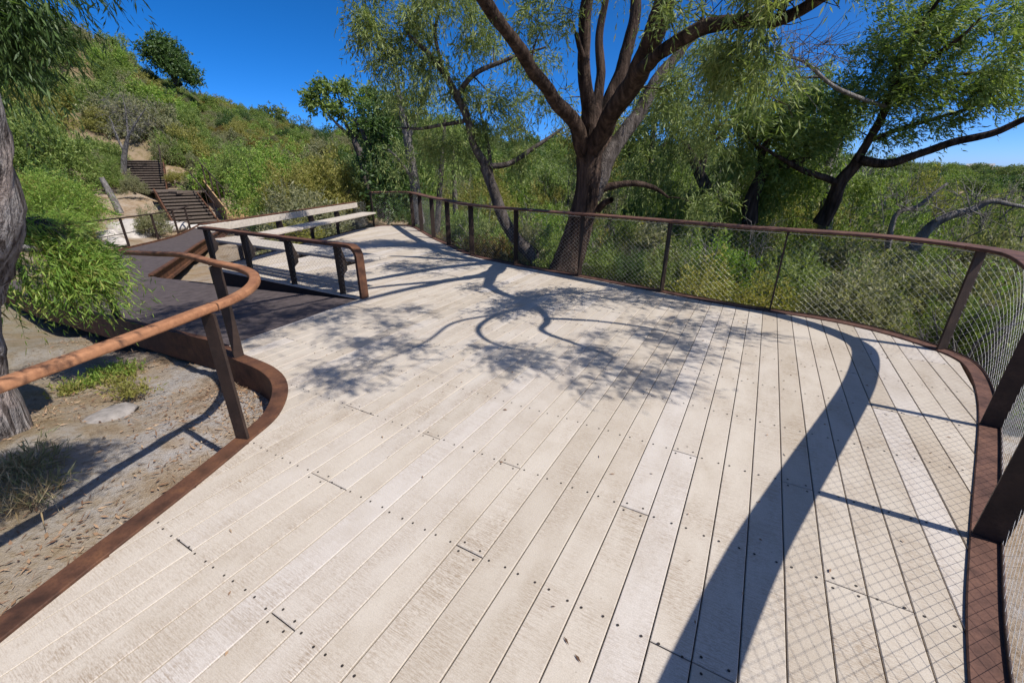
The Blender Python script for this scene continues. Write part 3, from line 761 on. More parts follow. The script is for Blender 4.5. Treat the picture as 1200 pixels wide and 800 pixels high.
def twig_arrays(seed):
    rng = np.random.default_rng(seed+900); parts = []
    for k in range(11):
        d = unit(rng.normal(0, 1, 3)*np.array((1, 1, .25))+np.array((0, 0, .75))); e = d*(.75+.4*rng.random()); m = e*.5+rng.normal(0, .10, 3)
        q = catmull(np.array([np.zeros(3), m, e]), .13)+rng.normal(0, .012, 3); parts.append(tube_np(q, np.linspace(.030, .007, len(q)), 4))
        for j in range(6):
            i = rng.integers(2, len(q)); f = q[i]+unit(d+rng.normal(0, .7, 3))*(.15+.3*rng.random()); parts.append(tube_np(np.array([q[i], (q[i]+f)/2+rng.normal(0, .03, 3), f]), np.array([.008, .005, .002]), 3))
            g_ = f+rng.normal(0, .12, 3); parts.append(tube_np(np.array([(q[i]+f)/2, (g_+f)/2, g_]), np.array([.004, .003, .0015]), 3))
    return join_np(parts)
TPL = {}
def template(kind, seed):
    if kind == 'twig':
        if (kind, seed) not in TPL: TPL[(kind, seed)] = twig_arrays(seed)
        return TPL[(kind, seed)]
    if (kind, seed) not in TPL:
        a = dict(fine=dict(ncl=85, nst=20, nl=9, ll=.062, lw=.019, crad=.075, spread=.8), mid=dict(ncl=110, nst=20, nl=9, ll=.045, lw=.0155, crad=.06, spread=.8),
                 dense=dict(ncl=170, nst=24, nl=9, ll=.028, lw=.0105, crad=.05, spread=.8),
                 big=dict(ncl=260, nst=10, nl=11, ll=.036, lw=.010, droop=.6, hang=.35, up=.5, spread=.6, crad=.06),
                 coarse=dict(ncl=110, nst=18, nl=8, ll=.052, lw=.021, tri=True, crad=.07, spread=.8),
                 small=dict(ncl=120, nst=9, nl=9, ll=.045, lw=.024, crad=.09, spread=.8),
                 far=dict(ncl=70, nst=9, nl=7, ll=.085, lw=.042, tri=True, crad=.10, spread=.8))[kind]
        TPL[(kind, seed)] = bush_arrays(seed, **a)
    return TPL[(kind, seed)]
MESH = {}
def shrub(name, label, loc, size, kind, seed, leaf, rz=0, cat='shrub', group=None, stem='bark_grey'):
    """one shrub with stems and foliage; alike shrubs share mesh data"""
    o = empty(name, loc, rz); tag(o, label, cat, group); o.scale = size
    k = (kind, seed, leaf)
    if k not in MESH:
        V, F = template(kind, seed); me = np_mesh('foliage', V, F); me.materials.append(M[leaf])
        V, F = bush_stems(seed); ms = np_mesh('stems', V, F); ms.materials.append(M[stem]); MESH[k] = (me, ms)
    link('foliage', MESH[k][0], None, o); link('stems', MESH[k][1], None, o, True)
    return o
TCOL = bpy.data.collections.new('scrub_plants'); TIDX = {}; TMESH = {}
def tpl_index(kind, seed, leaf):
    if (kind, seed, leaf) not in TIDX:
        if (kind, seed) not in TMESH:
            V, F = template(kind, seed); SVv, SF = bush_stems(seed, 7, .016)
            if F.shape[1] == 3: SF = np.vstack([SF[:, [0, 1, 2]], SF[:, [0, 2, 3]]])
            me = np_mesh('scrub_plant', np.vstack([V, SVv]), np.vstack([F, SF+len(V)]))
            me.materials.append(M['leaf_mid']); me.materials.append(M['bark_grey'])
            me.polygons.foreach_set('material_index', np.r_[np.zeros(len(F), np.int32), np.ones(len(SF), np.int32)]); TMESH[(kind, seed)] = me
        k = len(TIDX); o = bpy.data.objects.new('scrub_plant_%03d' % k, TMESH[(kind, seed)])
        o.material_slots[0].link = 'OBJECT'; o.material_slots[0].material = M[leaf]
        TCOL.objects.link(o); TIDX[(kind, seed, leaf)] = k
    return TIDX[(kind, seed, leaf)]
def thicket(name, label, cat, items, leaves, stems=True):
    """many shrubs that read as one mass: one object, plants instanced on its points"""
    P = np.array([it[2] for it in items]); me = bpy.data.meshes.new(name)
    me.vertices.add(len(P)); me.vertices.foreach_set('co', P.astype(np.float32).ravel())
    for nm, typ, key, dat in (('scl', 'FLOAT_VECTOR', 'vector', np.array([it[3] for it in items])), ('rot', 'FLOAT_VECTOR', 'vector', np.array([(0, 0, it[4]) for it in items])),
                              ('idx', 'INT', 'value', np.array([tpl_index(it[0], it[1], leaves[it[5]]) for it in items]))):
        at_ = me.attributes.new(nm, typ, 'POINT'); at_.data.foreach_set(key, dat.astype(np.int32 if typ == 'INT' else np.float32).ravel())
    o = bpy.data.objects.new(name, me); COL.objects.link(o); tag(o, label, cat, kind='stuff')
    ng = bpy.data.node_groups.new(name, 'GeometryNodeTree')
    ng.interface.new_socket('Geometry', in_out='INPUT', socket_type='NodeSocketGeometry'); ng.interface.new_socket('Geometry', in_out='OUTPUT', socket_type='NodeSocketGeometry')
    gi = ng.nodes.new('NodeGroupInput'); go = ng.nodes.new('NodeGroupOutput'); ip = ng.nodes.new('GeometryNodeInstanceOnPoints'); ci = ng.nodes.new('GeometryNodeCollectionInfo')
    ci.inputs['Collection'].default_value = TCOL; ci.inputs['Separate Children'].default_value = True; ci.inputs['Reset Children'].default_value = True
    L = ng.links.new
    def attr(nm, dt):
        n = ng.nodes.new('GeometryNodeInputNamedAttribute'); n.data_type = dt; n.inputs['Name'].default_value = nm; return n.outputs['Attribute']
    e2r = ng.nodes.new('FunctionNodeEulerToRotation'); L(attr('rot', 'FLOAT_VECTOR'), e2r.inputs[0])
    ip.inputs['Pick Instance'].default_value = True
    L(gi.outputs[0], ip.inputs['Points']); L(ci.outputs[0], ip.inputs['Instance']); L(attr('idx', 'INT'), ip.inputs['Instance Index'])
    L(e2r.outputs[0], ip.inputs['Rotation']); L(attr('scl', 'FLOAT_VECTOR'), ip.inputs['Scale']); L(ip.outputs[0], go.inputs[0])
    md = o.modifiers.new('plants', 'NODES'); md.node_group = ng
    return o

# ------------------------------------------------------------------ trees
A_ = lambda *q: np.array(q, float)
# main spreading tree hugging the fence; its limbs reach out over the deck
mt = [([(.78,7.62,-.55),(.93,7.58,-.1),(1.08,7.54,.4),(1.2,7.5,.95),(1.24,7.45,1.5),(1.22,7.4,1.95)], [.42,.295,.24,.205,.195,.20]),
 ([(1.2,7.4,1.75),(1.0,7.15,2.15),(.62,6.7,2.5),(.2,6.05,2.83),(-.05,5.6,3.05),(-.36,5.15,3.25),(-.8,4.5,3.7),(-1.2,3.7,4.1)], [.13,.105,.09,.08,.072,.064,.046,.028]),
 ([(1.22,7.4,1.8),(1.2,7.35,2.2),(1.06,7.15,2.75),(1.0,7.1,3.2),(1.02,7.0,3.75),(1.2,6.8,4.6),(1.3,6.6,5.4)], [.125,.105,.098,.09,.085,.07,.045]),
 ([(1.24,7.4,1.8),(1.38,7.05,2.2),(1.50,6.55,2.55),(1.56,6.1,2.78),(1.62,5.75,3.05),(1.66,5.55,3.4),(1.75,5.1,4.0),(1.6,4.2,4.7),(1.3,3.2,5.2)], [.15,.135,.128,.122,.115,.108,.085,.06,.035]),
 ([(1.56,6.1,2.72),(1.52,5.7,2.74),(1.55,5.3,2.78),(1.80,4.85,2.88),(2.05,4.5,2.86),(2.2,4.25,2.77),(2.35,3.95,2.84),(2.55,3.5,3.08),(2.55,3.15,3.2),(3.0,2.7,3.4),(3.6,2.2,3.8)], [.085,.075,.068,.062,.055,.05,.045,.038,.032,.026,.016]),
 ([(1.28,7.5,1.2),(1.5,7.6,1.7),(1.75,7.7,2.1),(2.1,7.8,2.5),(2.35,7.9,3.0),(2.75,7.95,3.45),(3.1,8.0,3.7)], [.17,.14,.12,.105,.09,.06,.035], 'bark_grey'),
 ([(1.30,7.5,1.35),(1.5,7.7,1.9),(1.55,7.9,2.5),(1.75,8.0,3.1),(1.9,8.0,3.8),(1.85,8.1,4.8)], [.15,.13,.115,.10,.085,.055]),
 ([(1.3,7.5,1.25),(1.62,7.42,1.38),(1.95,7.35,1.43),(2.3,7.35,1.36),(2.55,7.3,1.2)], [.07,.055,.045,.035,.015]),
 ([(1.2,7.38,1.9),(1.32,7.6,2.4),(1.4,7.8,3.0),(1.33,7.8,3.5),(1.45,7.85,4.3)], [.10,.08,.07,.06,.035]),
 ([(1.42,7.42,1.0),(1.5,7.25,1.12),(1.58,7.1,1.18)], [.06,.05,.042]), ([(1.02,7.1,3.0),(.92,6.95,3.2),(.86,6.8,3.3)], [.05,.035,.03]),
 # shoots out over the deck that throw the shade
 ([(2.2,4.25,2.77),(2.02,3.75,3.15),(1.95,3.15,3.38),(2.25,2.65,3.5),(2.95,2.3,3.7)], [.036,.032,.028,.022,.01]),
 ([(2.02,3.75,3.15),(1.75,3.3,3.5),(1.7,2.6,3.75),(1.4,2.0,3.9)], [.026,.022,.018,.008]),
 ([(2.05,4.5,2.86),(2.6,4.6,3.1),(3.2,4.62,3.3),(3.7,4.3,3.45),(4.3,4.0,3.5)], [.038,.032,.028,.022,.01]),
 ([(3.2,4.62,3.3),(3.8,4.75,3.4),(4.5,4.7,3.5)], [.03,.022,.01]),
 ([(1.75,5.1,4.0),(1.0,4.6,4.3),(.4,3.9,4.5),(-.2,3.2,4.6)], [.06,.045,.03,.012]),
 ([(2.6,3.6,3.1),(3.2,3.45,3.3),(3.8,3.2,3.4),(4.4,2.8,3.6)], [.04,.03,.025,.012]),
]
mblobs = [(at(640,15,6.4), (.35,.4,.3), 11), (at(720,-50,6.3), (.9,.8,.35), 14), (at(855,80,4.7), (.24,.25,.26), 14), (at(835,150,5.2), (.2,.2,.2), 8), (at(790,95,6.5), (.3,.3,.25), 8), (at(885,50,4.4), (.22,.25,.22), 9), (at(905,110,4.6), (.15,.2,.2), 4),
 (at(800,15,5.0), (.3,.3,.15), 6), (at(900,-30,4.2), (.5,.5,.3), 16), (at(645,115,7.8), (.4,.4,.25), 8), (at(600,150,8.0), (.4,.4,.25), 8), (at(750,110,8.1), (.35,.3,.2), 5), (at(560,-40,5.4), (.6,.6,.4), 20),
 (A_(1.3,2.8,5.0), (1.4,1.0,.4), 24), (A_(-.2,3.2,4.7), (1.2,1.0,.35), 22), (A_(3.7,2.2,3.75), (1.2,.8,.28), 20), (A_(2.6,2.4,3.7), (.5,.4,.2), 6), (A_(4.4,3.0,3.6), (.6,.6,.25), 14), (A_(4.3,4.2,3.5), (.5,.4,.2), 9), (A_(1.5,2.1,3.9), (.7,.5,.25), 14), (A_(-1.2,3.6,4.2), (.9,.9,.4), 44), (A_(3.9,4.5,3.6), (.5,.4,.3), 10), (at(830,240,6.3), (.3,.3,.25), 6)]
build_tree('peppermint_tree', 'big dark barked tree with forking limbs just behind the mesh fence', mt, mblobs, 'bark_main', 'leaf_main', 3, nst=20, nl=14, slen=.23, ll=.068, lw=.0115, droop=.8, hang=.5, crad=.13, sides=18, rough=.16, bare=.16)

# slender tree leaning left behind the fence
lt = [([at(655,330,8.6),at(632,306,8.7),at(605,280,8.9),at(590,255,9),at(578,222,9),at(568,195,9)], [.17,.15,.13,.12,.11,.10]),
 ([at(568,195,9),at(555,170,9),at(548,140,8.9),at(535,112,8.8),at(520,85,8.7),at(500,60,8.6),at(478,40,8.5)], [.09,.075,.07,.065,.05,.04,.02]),
 ([at(535,112,8.8),at(560,85,8.6),at(600,68,8.5),at(640,55,8.4)], [.05,.04,.03,.015]),
 ([at(568,195,9),at(600,190,9),at(630,170,9.1),at(660,150,9.2)], [.06,.05,.04,.02]),
 ([at(585,240,9),at(575,200,9.2),at(572,170,9.3),at(560,120,9.4)], [.06,.045,.035,.015]),
 ([at(548,140,8.9),at(500,150,8.8),at(465,150,8.8)], [.04,.03,.012]),
 ([at(520,85,8.7),at(510,40,8.7),at(520,0,8.6),at(530,-30,8.6)], [.035,.03,.025,.012])]
lb = [(at(445,30,8.6), (.40,.5,.35), 15), (at(490,25,8.7), (.4,.5,.3), 13), (at(462,75,8.7), (.35,.4,.22), 9), (at(505,75,8.7), (.3,.4,.25), 8), (at(560,45,8.7), (.4,.5,.3), 11), (at(545,105,8.9), (.35,.4,.25), 9), (at(478,125,8.8), (.3,.4,.22), 6),
 (at(590,120,8.9), (.4,.4,.28), 10), (at(535,0,8.6), (.6,.5,.25), 12), (at(610,185,9.3), (.35,.4,.25), 7), (at(535,175,9.4), (.4,.4,.25), 7), (at(430,-10,8.6), (.4,.4,.25), 9), (at(500,165,9.6), (.3,.4,.3), 6), (at(625,75,8.6), (.4,.4,.2), 7), (at(565,150,9.1), (.3,.3,.2), 5)]
build_tree('peppermint_tree', 'slender tree with kinked leaning trunk left of the big tree', lt, lb, 'bark_grey', 'leaf_main', 5, nst=20, nl=13, slen=.27, ll=.08, lw=.0145, droop=.9, hang=.6, crad=.14)

# pale slim trunk further back
pt = [([at(492,262,14),at(486,215,14),at(478,165,14),at(470,125,14),at(465,98,14)], [.17,.15,.13,.11,.07]), ([at(478,165,14),at(492,130,14),at(500,100,14),at(505,70,14)], [.07,.05,.04,.02]),
 ([at(486,215,14),at(470,190,13.8),at(455,175,13.6)], [.05,.04,.02])]
build_tree('gum_tree', 'pale slim straight trunk behind far end of the deck', pt, [(at(470,110,14), (.7,.6,.5), 16), (at(500,90,14), (.6,.6,.6), 16), (at(460,185,13.7), (.5,.5,.5), 10), (at(505,170,14.2), (.5,.5,.6), 14)], 'bark_dead', 'leaf_main', 6, nst=10, nl=11, slen=.45, ll=.11, lw=.02, droop=1.1)
for k, (u, lean, lab) in enumerate(((512, 6, 'thin dark stem beside the far fence posts'), (535, -4, 'thin grey stem standing between far fence posts'))):
    st = [([at(u,275,13+k),at(u+lean*.4,235,13+k),at(u+lean,190,13+k),at(u+lean*1.6,140,13+k)], [.09,.08,.065,.03])]
    build_tree('sapling', lab, st, [(at(u+lean,190,13+k), (.5,.5,.6), 10), (at(u+lean*2,145,13+k), (.5,.5,.5), 12)], 'bark_grey', 'leaf_mid', 20+k, nst=8, nl=10, slen=.4, ll=.11, lw=.02, droop=1)

# dark rounded trees behind the far left end
dt = [([at(450,255,19),at(449,215,19),at(452,180,19),at(450,150,19)], [.28,.24,.2,.12]), ([at(449,200,19),at(430,165,19),at(415,140,19)], [.12,.09,.04])]
build_tree('dense_tree', 'dense dark green tree behind far end of the deck', dt, [(at(452,140,19), (1.0,1.0,1.1), 44), (at(455,185,18.8), (1.2,1.0,1.0), 48), (at(462,230,18.5), (1.0,1.0,.9), 30)], 'bark_grey', 'leaf_dark', 8, nst=12, nl=10, slen=.40, ll=.13, lw=.055, droop=.3, hang=.2, spread=.8, crad=.3)
ct = [([at(432,230,22),at(425,190,22),at(415,165,22),at(405,145,22)], [.22,.18,.14,.08]), ([at(415,165,22),at(395,145,22),at(375,125,22)], [.09,.06,.03]), ([at(405,145,22),at(400,125,22),at(395,108,22)], [.06,.04,.02]), ([at(415,165,22),at(430,140,22),at(432,118,22)], [.07,.05,.02])]
build_tree('clumped_tree', 'open tree with rounded leaf clumps against blue sky', ct, [(at(366,118,22), (.42,.4,.28), 12), (at(378,102,22), (.4,.4,.25), 10), (at(400,104,22), (.45,.4,.28), 12), (at(388,128,22), (.6,.5,.25), 13), (at(428,118,22), (.6,.6,.5), 18), (at(418,148,22), (.7,.6,.35), 14)], 'bark_grey', 'leaf_mid', 9, nst=12, nl=9, slen=.32, ll=.13, lw=.055, droop=.3, hang=.2, spread=.8, crad=.2)

# right hand wind-swept tree
wt = [([at(962,262,9.4),at(975,240,9.3),at(984,215,9.2),at(1000,196,9.1),at(1008,188,9.0)], [.16,.135,.12,.105,.095]),
 ([at(1008,188,9),at(1040,192,8.8),at(1080,180,8.6),at(1120,166,8.3),at(1165,155,8),at(1200,140,7.8),at(1260,120,7.4)], [.085,.078,.07,.064,.058,.052,.04]),
 ([at(1000,196,9.1),at(1018,165,9),at(1035,135,8.9),at(1045,110,8.8),at(1055,70,8.7),at(1075,35,8.6),at(1100,0,8.5)], [.08,.074,.066,.058,.05,.04,.025]),
 ([at(984,215,9.2),at(940,200,9.3),at(915,185,9.4),at(890,170,9.5)], [.07,.055,.04,.02]),
 ([at(1045,110,8.8),at(1090,70,8.5),at(1125,45,8.3),at(1150,20,8.2)], [.05,.045,.035,.015]),
 ([at(1018,165,9),at(1060,150,8.9),at(1110,135,8.7),at(1160,118,8.5)], [.05,.04,.03,.015]),
 ([at(1100,88,8.7),at(1150,86,8.4),at(1200,84,8.2)], [.03,.025,.02])]
wb = [(at(1055,65,8.8), (.45,.5,.45), 22), (at(1000,120,9), (.45,.5,.3), 14), (at(1075,105,8.7), (.6,.5,.28), 22), (at(1135,108,8.5), (.45,.4,.28), 14), (at(1180,112,8.3), (.5,.4,.28), 14), (at(1085,25,8.6), (.6,.5,.3), 18), (at(1140,15,8.4), (.5,.5,.25), 10), (at(935,165,9.3), (.5,.5,.3), 13), (at(1045,160,8.9), (.4,.4,.2), 8), (at(1190,55,6.8), (.25,.3,.35), 9), (at(895,140,9.5), (.4,.4,.3), 9), (at(1060,-20,8.6), (.8,.6,.3), 12), (at(985,150,9.1), (.35,.4,.25), 8), (at(1110,140,8.7), (.5,.4,.16), 8), (at(1040,110,9.2), (.4,.4,.3), 12), (at(1020,50,9), (.35,.4,.3), 9), (at(1165,85,8.3), (.4,.4,.22), 10), (at(1110,60,8.6), (.4,.4,.25), 10), (at(970,110,9.3), (.3,.4,.25), 8), (at(1195,20,7.6), (.3,.4,.3), 9)]
build_tree('windswept_tree', 'dark limbed tree with leaves blown right, one long limb reaching out of frame', wt, wb, 'bark_main', 'leaf_mid', 12, nst=18, nl=12, slen=.27, ll=.078, lw=.017, droop=.25, hang=.15, spread=.45, wind=(.8, -.1, -.05), crad=.16)
# pale trunked tree beside it
ht = [([at(966,270,10.5),at(970,235,10.5),at(968,205,10.5),at(975,185,10.5),at(985,160,10.5)], [.16,.14,.12,.09,.05]), ([at(968,205,10.5),at(950,180,10.5),at(945,150,10.6)], [.06,.05,.02]), ([at(972,230,10.5),at(985,205,10.4),at(1000,195,10.3)], [.05,.04,.02])]
build_tree('gum_tree', 'pale grey trunk close behind the wind swept tree', ht, [(at(925,185,10.8), (.6,.6,.4), 16), (at(985,145,10.7), (.5,.5,.35), 12), (at(920,225,10.6), (.6,.6,.4), 14), (at(1020,220,10.4), (.6,.6,.35), 12)], 'bark_dead', 'leaf_mid', 13, nst=22, nl=12, slen=.28, ll=.085, lw=.018, crad=.2, droop=.6)
# trees behind and right of the big one
it = [([at(838,262,11),at(832,230,11),at(820,205,11),at(812,185,11),at(800,165,11)], [.17,.15,.13,.10,.05]), ([at(820,205,11),at(826,180,11),at(838,150,11),at(845,110,11)], [.09,.08,.06,.03]), ([at(826,180,11),at(865,140,11),at(900,110,10.8),at(935,70,10.6)], [.05,.045,.035,.012]),
 ([at(900,110,10.8),at(950,90,10.6),at(985,100,10.5)], [.03,.025,.01])]
build_tree('peppermint_tree', 'grey trunked tree with weeping leaves right of the big tree', it, [(at(795,165,11), (.5,.6,.5), 17), (at(850,105,11), (.5,.6,.5), 18), (at(875,160,11), (.6,.6,.4), 18), (at(850,195,11), (.6,.6,.35), 15), (at(820,235,11), (.7,.6,.35), 16), (at(775,220,11.2), (.5,.5,.4), 12), (at(895,85,10.8), (.4,.5,.3), 9), (at(885,225,10.8), (.6,.6,.4), 14), (at(780,120,11), (.4,.5,.3), 9), (at(830,60,11), (.5,.5,.3), 10), (at(940,100,10.8), (.35,.4,.25), 6), (at(755,190,11.2), (.4,.4,.3), 8)], 'bark_grey', 'leaf_main', 14, nst=20, nl=13, slen=.34, ll=.085, lw=.016, crad=.2, droop=1.2)
xt = [([at(878,262,10),at(880,237,10),at(890,212,10),at(900,200,10),at(933,190,9.9),at(967,172,9.8)], [.17,.15,.12,.10,.08,.04]), ([at(890,212,10),at(893,180,10),at(905,150,10),at(920,120,10)], [.08,.07,.05,.02]), ([at(893,180,10),at(870,150,10.1),at(858,130,10.2)], [.05,.04,.02])]
build_tree('twisted_tree', 'dark twisted tree between grey trunked tree and wind swept tree', xt, [(at(905,150,10), (.5,.5,.4), 18), (at(930,125,10), (.4,.4,.3), 12), (at(870,135,10.1), (.4,.4,.35), 13), (at(955,165,9.8), (.4,.4,.25), 10), (at(885,195,10.1), (.5,.4,.3), 12), (at(920,205,10), (.4,.4,.25), 9), (at(960,205,10), (.4,.4,.25), 9)], 'bark_main', 'leaf_mid', 16, nst=18, nl=11, slen=.26, ll=.085, lw=.022, droop=.6, hang=.4, crad=.18)
for k, (u, Y, hi, lab) in enumerate(((762, 16, 112, 'tall thin tree seen past right side of the big trunk'), (948, 15, 92, 'tall leafy tree rising behind the twisted tree'), (702, 18, 150, 'small leafy tree directly behind the big trunk'))):
    tt = [([at(u-6,270,Y),at(u-4,225,Y),at(u,190,Y),at(u+4,150,Y),at(u+8,hi+10,Y)], [.16,.14,.11,.08,.04]), ([at(u-4,225,Y),at(u-22,185,Y),at(u-30,155,Y)], [.07,.05,.02]), ([at(u,190,Y),at(u+24,160,Y),at(u+36,135,Y)], [.07,.05,.02])]
    build_tree('gum_tree', lab, tt, [(at(u+6,hi+12,Y), (.7,.7,.55), 15), (at(u-24,155,Y), (.8,.7,.5), 15), (at(u+32,142,Y), (.8,.7,.5), 15), (at(u,180,Y), (.9,.8,.5), 16), (at(u+10,215,Y), (1.0,.8,.5), 14)], 'bark_grey', ('leaf_main', 'leaf_mid', 'leaf_olive')[k], 80+k, nst=18, nl=11, slen=.4, ll=.11, lw=.028, droop=.8, hang=.5, crad=.24)
# bare dead twigs against the sky
bt = [([at(1040,126,8.85),at(1005,114,8.4),at(975,100,8),at(950,78,7.8),at(935,70,7.6),at(905,62,7.6)], [.035,.034,.03,.025,.018,.008])]
build_tree('dead_limb', 'bare grey dead limb and twigs against sky between two trees', bt, [(at(940,70,7.6), (.5,.4,.3), 24), (at(915,60,7.6), (.4,.3,.3), 14)], 'bark_dead', 'leaf_main', 15, bare=1.0, cat='branch', twig_r=.009)
# fallen grey limbs at far right
for k, (pp, lab) in enumerate((([at(1070,292,7.3),at(1088,268,7.2),at(1110,254,7.1),at(1140,245,7),at(1162,236,6.9),at(1185,240,6.8),at(1215,245,6.7)], 'thick grey dead limb lying in shrubs at far right'),
                  ([at(1040,290,8.3),at(1046,262,8.2),at(1054,248,8.2),at(1075,242,8.1),at(1095,226,8),at(1110,215,8)], 'thin pale dead branch sticking out of shrubs at right'))):
    build_tree('dead_limb', lab, [(pp, list(np.linspace(.085-.03*k, .02, len(pp))))], [(np.mean(pp, 0)+A_(0,0,.15), (.9,.4,.25), 16)], 'bark_dead', 'leaf_main', 30+k, bare=1.0, cat='branch', twig_r=.012)

# foreground trunk at the left edge with its hanging branches
ft = [([(-4.10,2.55,-.4),(-3.98,2.57,-.05),(-3.92,2.6,.4),(-3.66,2.6,.9),(-3.34,2.6,1.3),(-3.16,2.55,1.75),(-3.02,2.5,2.2),(-3.1,2.4,2.8),(-3.2,2.2,3.5)], [.50,.38,.31,.28,.30,.27,.25,.22,.14]),
 ([(-3.12,2.4,2.9),(-2.6,1.9,3.3),(-1.9,1.3,3.2),(-1.2,1.05,2.85)], [.09,.06,.045,.02]), ([(-3.75,2.75,1.0),(-3.95,3.2,1.1),(-4.15,3.7,1.0),(-4.3,4.0,.9)], [.05,.04,.03,.015]),
 ([(-3.08,2.45,2.5),(-3.25,2.9,2.85),(-3.4,3.2,2.95),(-3.35,3.5,2.95)], [.05,.04,.03,.012])]
fb = [(at(5,0,3.4), (.16,.2,.10), 12), (at(-15,40,3.4), (.14,.2,.14), 12), (at(28,28,3.5), (.10,.15,.10), 7), (at(-10,-20,3.4), (.3,.3,.10), 10), (at(60,-30,3.5), (.12,.15,.04), 4), (at(128,-20,3.6), (.03,.06,.01), 1), (A_(-1.2,1.08,2.75), (.34,.32,.12), 95), (at(14,65,3.5), (.08,.12,.08), 5)]
fgt = build_tree('peppermint_tree', 'pale flaking bark trunk at the left edge of frame', ft, fb, 'bark_pale', 'leaf_dark', 17, nst=13, nl=14, slen=.20, ll=.062, lw=.0095, droop=1.1, hang=.9, sides=20, crad=.08, rough=.17, twig_r=.007)
rng = np.random.default_rng(18)
C = np.vstack([at(78,292,4.0)+rand_ball(rng, 34)*A_(.26,.3,.16), at(50,275,4.0)+rand_ball(rng, 24)*A_(.2,.25,.08), at(95,312,3.9)+rand_ball(rng, 34)*A_(.18,.25,.16), at(55,325,3.9)+rand_ball(rng, 28)*A_(.22,.25,.18)])
nS = 7; S = np.repeat(C, nS, 0)+rng.normal(0, .06, (len(C)*nS, 3)); D = unit(np.repeat(unit(C-at(35,285,4.0)), nS, 0)*.5+np.array((.45, -.15, .12))+rng.normal(0, .38, (len(S), 3)))
LS_ = .26*(.5+.9*rng.random(len(S)))
V, F = strands(rng, S, D, LS_, 17, .058, .0085, .9, .35, .40, lvar=.5)
stem_parts = []
for i in range(0, len(S), 3):
    t_ = np.linspace(0, .9, 5)[:, None]; stem_parts.append(tube_np(S[i]+D[i]*LS_[i]*t_+DOWN*.9*LS_[i]*t_**2-np.array(fgt.location), np.linspace(.0022, .001, 5), 3))
link('shoots', np_mesh('shoots', *join_np(stem_parts)), M['leaf_rust'], fgt)['kind'] = 'stuff'
base = np.array(fgt.location)
link('hanging_foliage', np_mesh('hanging_foliage', V-base, F), M['leaf_bright'], fgt)
parts = [tube_np(catmull(np.array([at(30,262,4.0), (at(30,262,4.0)+c)/2+A_(0,0,.12), c]), .12)-base, np.linspace(.008, .002, len(catmull(np.array([at(30,262,4.0), (at(30,262,4.0)+c)/2+A_(0,0,.12), c]), .12))), 4) for c in C[::4]]
V, F = join_np(parts); link('twigs', np_mesh('twigs', V, F), M['bark_grey'], fgt, True)['kind'] = 'stuff'

# trees and bare shrubs on the hill
rt = [([at(210,100,46),at(203,88,46),at(198,70,46)], [.35,.25,.12]), ([at(206,94,46),at(190,75,46),at(180,60,46)], [.16,.1,.05]), ([at(203,88,46),at(215,80,46),at(222,78,46)], [.14,.1,.05])]
build_tree('ridge_tree', 'lone dark tree on the hill ridge against sky', rt, [(at(182,58,46), (1.1,1,1.1), 34), (at(200,70,46), (1.5,1,1.1), 44), (at(218,86,46), (1.3,1,.7), 30), (at(195,55,46), (.8,.8,.6), 16)], 'bark_grey', 'leaf_dark', 40, nst=16, nl=9, slen=.55, ll=.20, lw=.085, droop=.2, hang=.1, spread=.8, crad=.45, twig_r=.03)
dt2 = [([at(144,210,27),at(146,180,27),at(150,160,27)], [.17,.13,.08]), ([at(146,180,27),at(135,155,27),at(130,140,27)], [.07,.05,.02]), ([at(150,160,27),at(162,140,27),at(170,128,27)], [.06,.04,.02]), ([at(150,160,27),at(148,135,27),at(145,120,27)], [.06,.04,.02])]
build_tree('bare_tree', 'leafless grey tree standing among green shrubs left of the stairs', dt2, [(at(150,135,27), (1.5,1.2,1.3), 70)], 'bark_dead', 'leaf_grey', 41, bare=1.0, crad=.35, twig_r=.014)
lg = [([at(141,250,21),at(132,232,21),at(124,218,21),at(119,208,21)], [.16,.14,.13,.10])]
build_tree('leaning_log', 'leaning pale bare trunk on sand left of the stairs', lg, [], 'bark_dead', 'leaf_grey', 42, cat='log')

# ------------------------------------------------------------------ shrubs one can pick out
def sh(label, u, v, Y, size, kind, seed, leaf, name='shrub', zoff=0, rz=0):
    p = at(u, v, Y); return shrub(name, label, (p[0], Y, p[2]+zoff), size, kind, seed, leaf, rz)
sh('large bright feathery shrub right of the stairs', 322, 250, 20, (2.7, 2.3, 3.0), 'big', 1, 'leaf_bright')
sh('bright green weeping shrub with arching stems above stair railing', 292, 222, 26, (2.2, 2.0, 2.6), 'big', 2, 'leaf_mid')
sh('olive green bushy shrub left of dense dark tree', 390, 250, 19, (1.8, 1.8, 2.6), 'mid', 3, 'leaf_olive')
sh('rounded olive shrub behind the long bench', 345, 250, 17, (1.5, 1.4, 1.7), 'mid', 4, 'leaf_olive')
sh('dusty green shrub half hiding the lower stairs', 182, 274, 17.8, (.8, .8, 1.0), 'mid', 2, 'leaf_grey')
sh('bright green bush beside the pale foreground trunk', 70, 262, 15, (1.9, 1.6, 1.9), 'big', 3, 'leaf_bright')
sh('bright low bush left of leaning bare trunk', 60, 275, 11, (1.4, 1.0, .6), 'big', 4, 'leaf_bright')
sh('small green bush left of upper stairs above the leaning trunk', 128, 218, 24.5, (1.1, 1.0, 1.5), 'mid', 4, 'leaf_mid')
sh('grey green bush overhanging right side of the upper stairs', 200, 196, 30.5, (1.3, 1.2, 1.6), 'mid', 1, 'leaf_grey')
sh('low straw coloured heath clump above the lower stairs', 210, 214, 27.5, (1.0, .9, .7), 'mid', 2, 'leaf_olive')
sh('dusty shrub growing at foot of the upper stairs', 158, 226, 23.5, (.7, .7, .9), 'mid', 5, 'leaf_grey')
sh('tall dark green bush on slope left of stairs', 50, 205, 22, (2.6, 2.2, 3.2), 'mid', 5, 'leaf_mid')
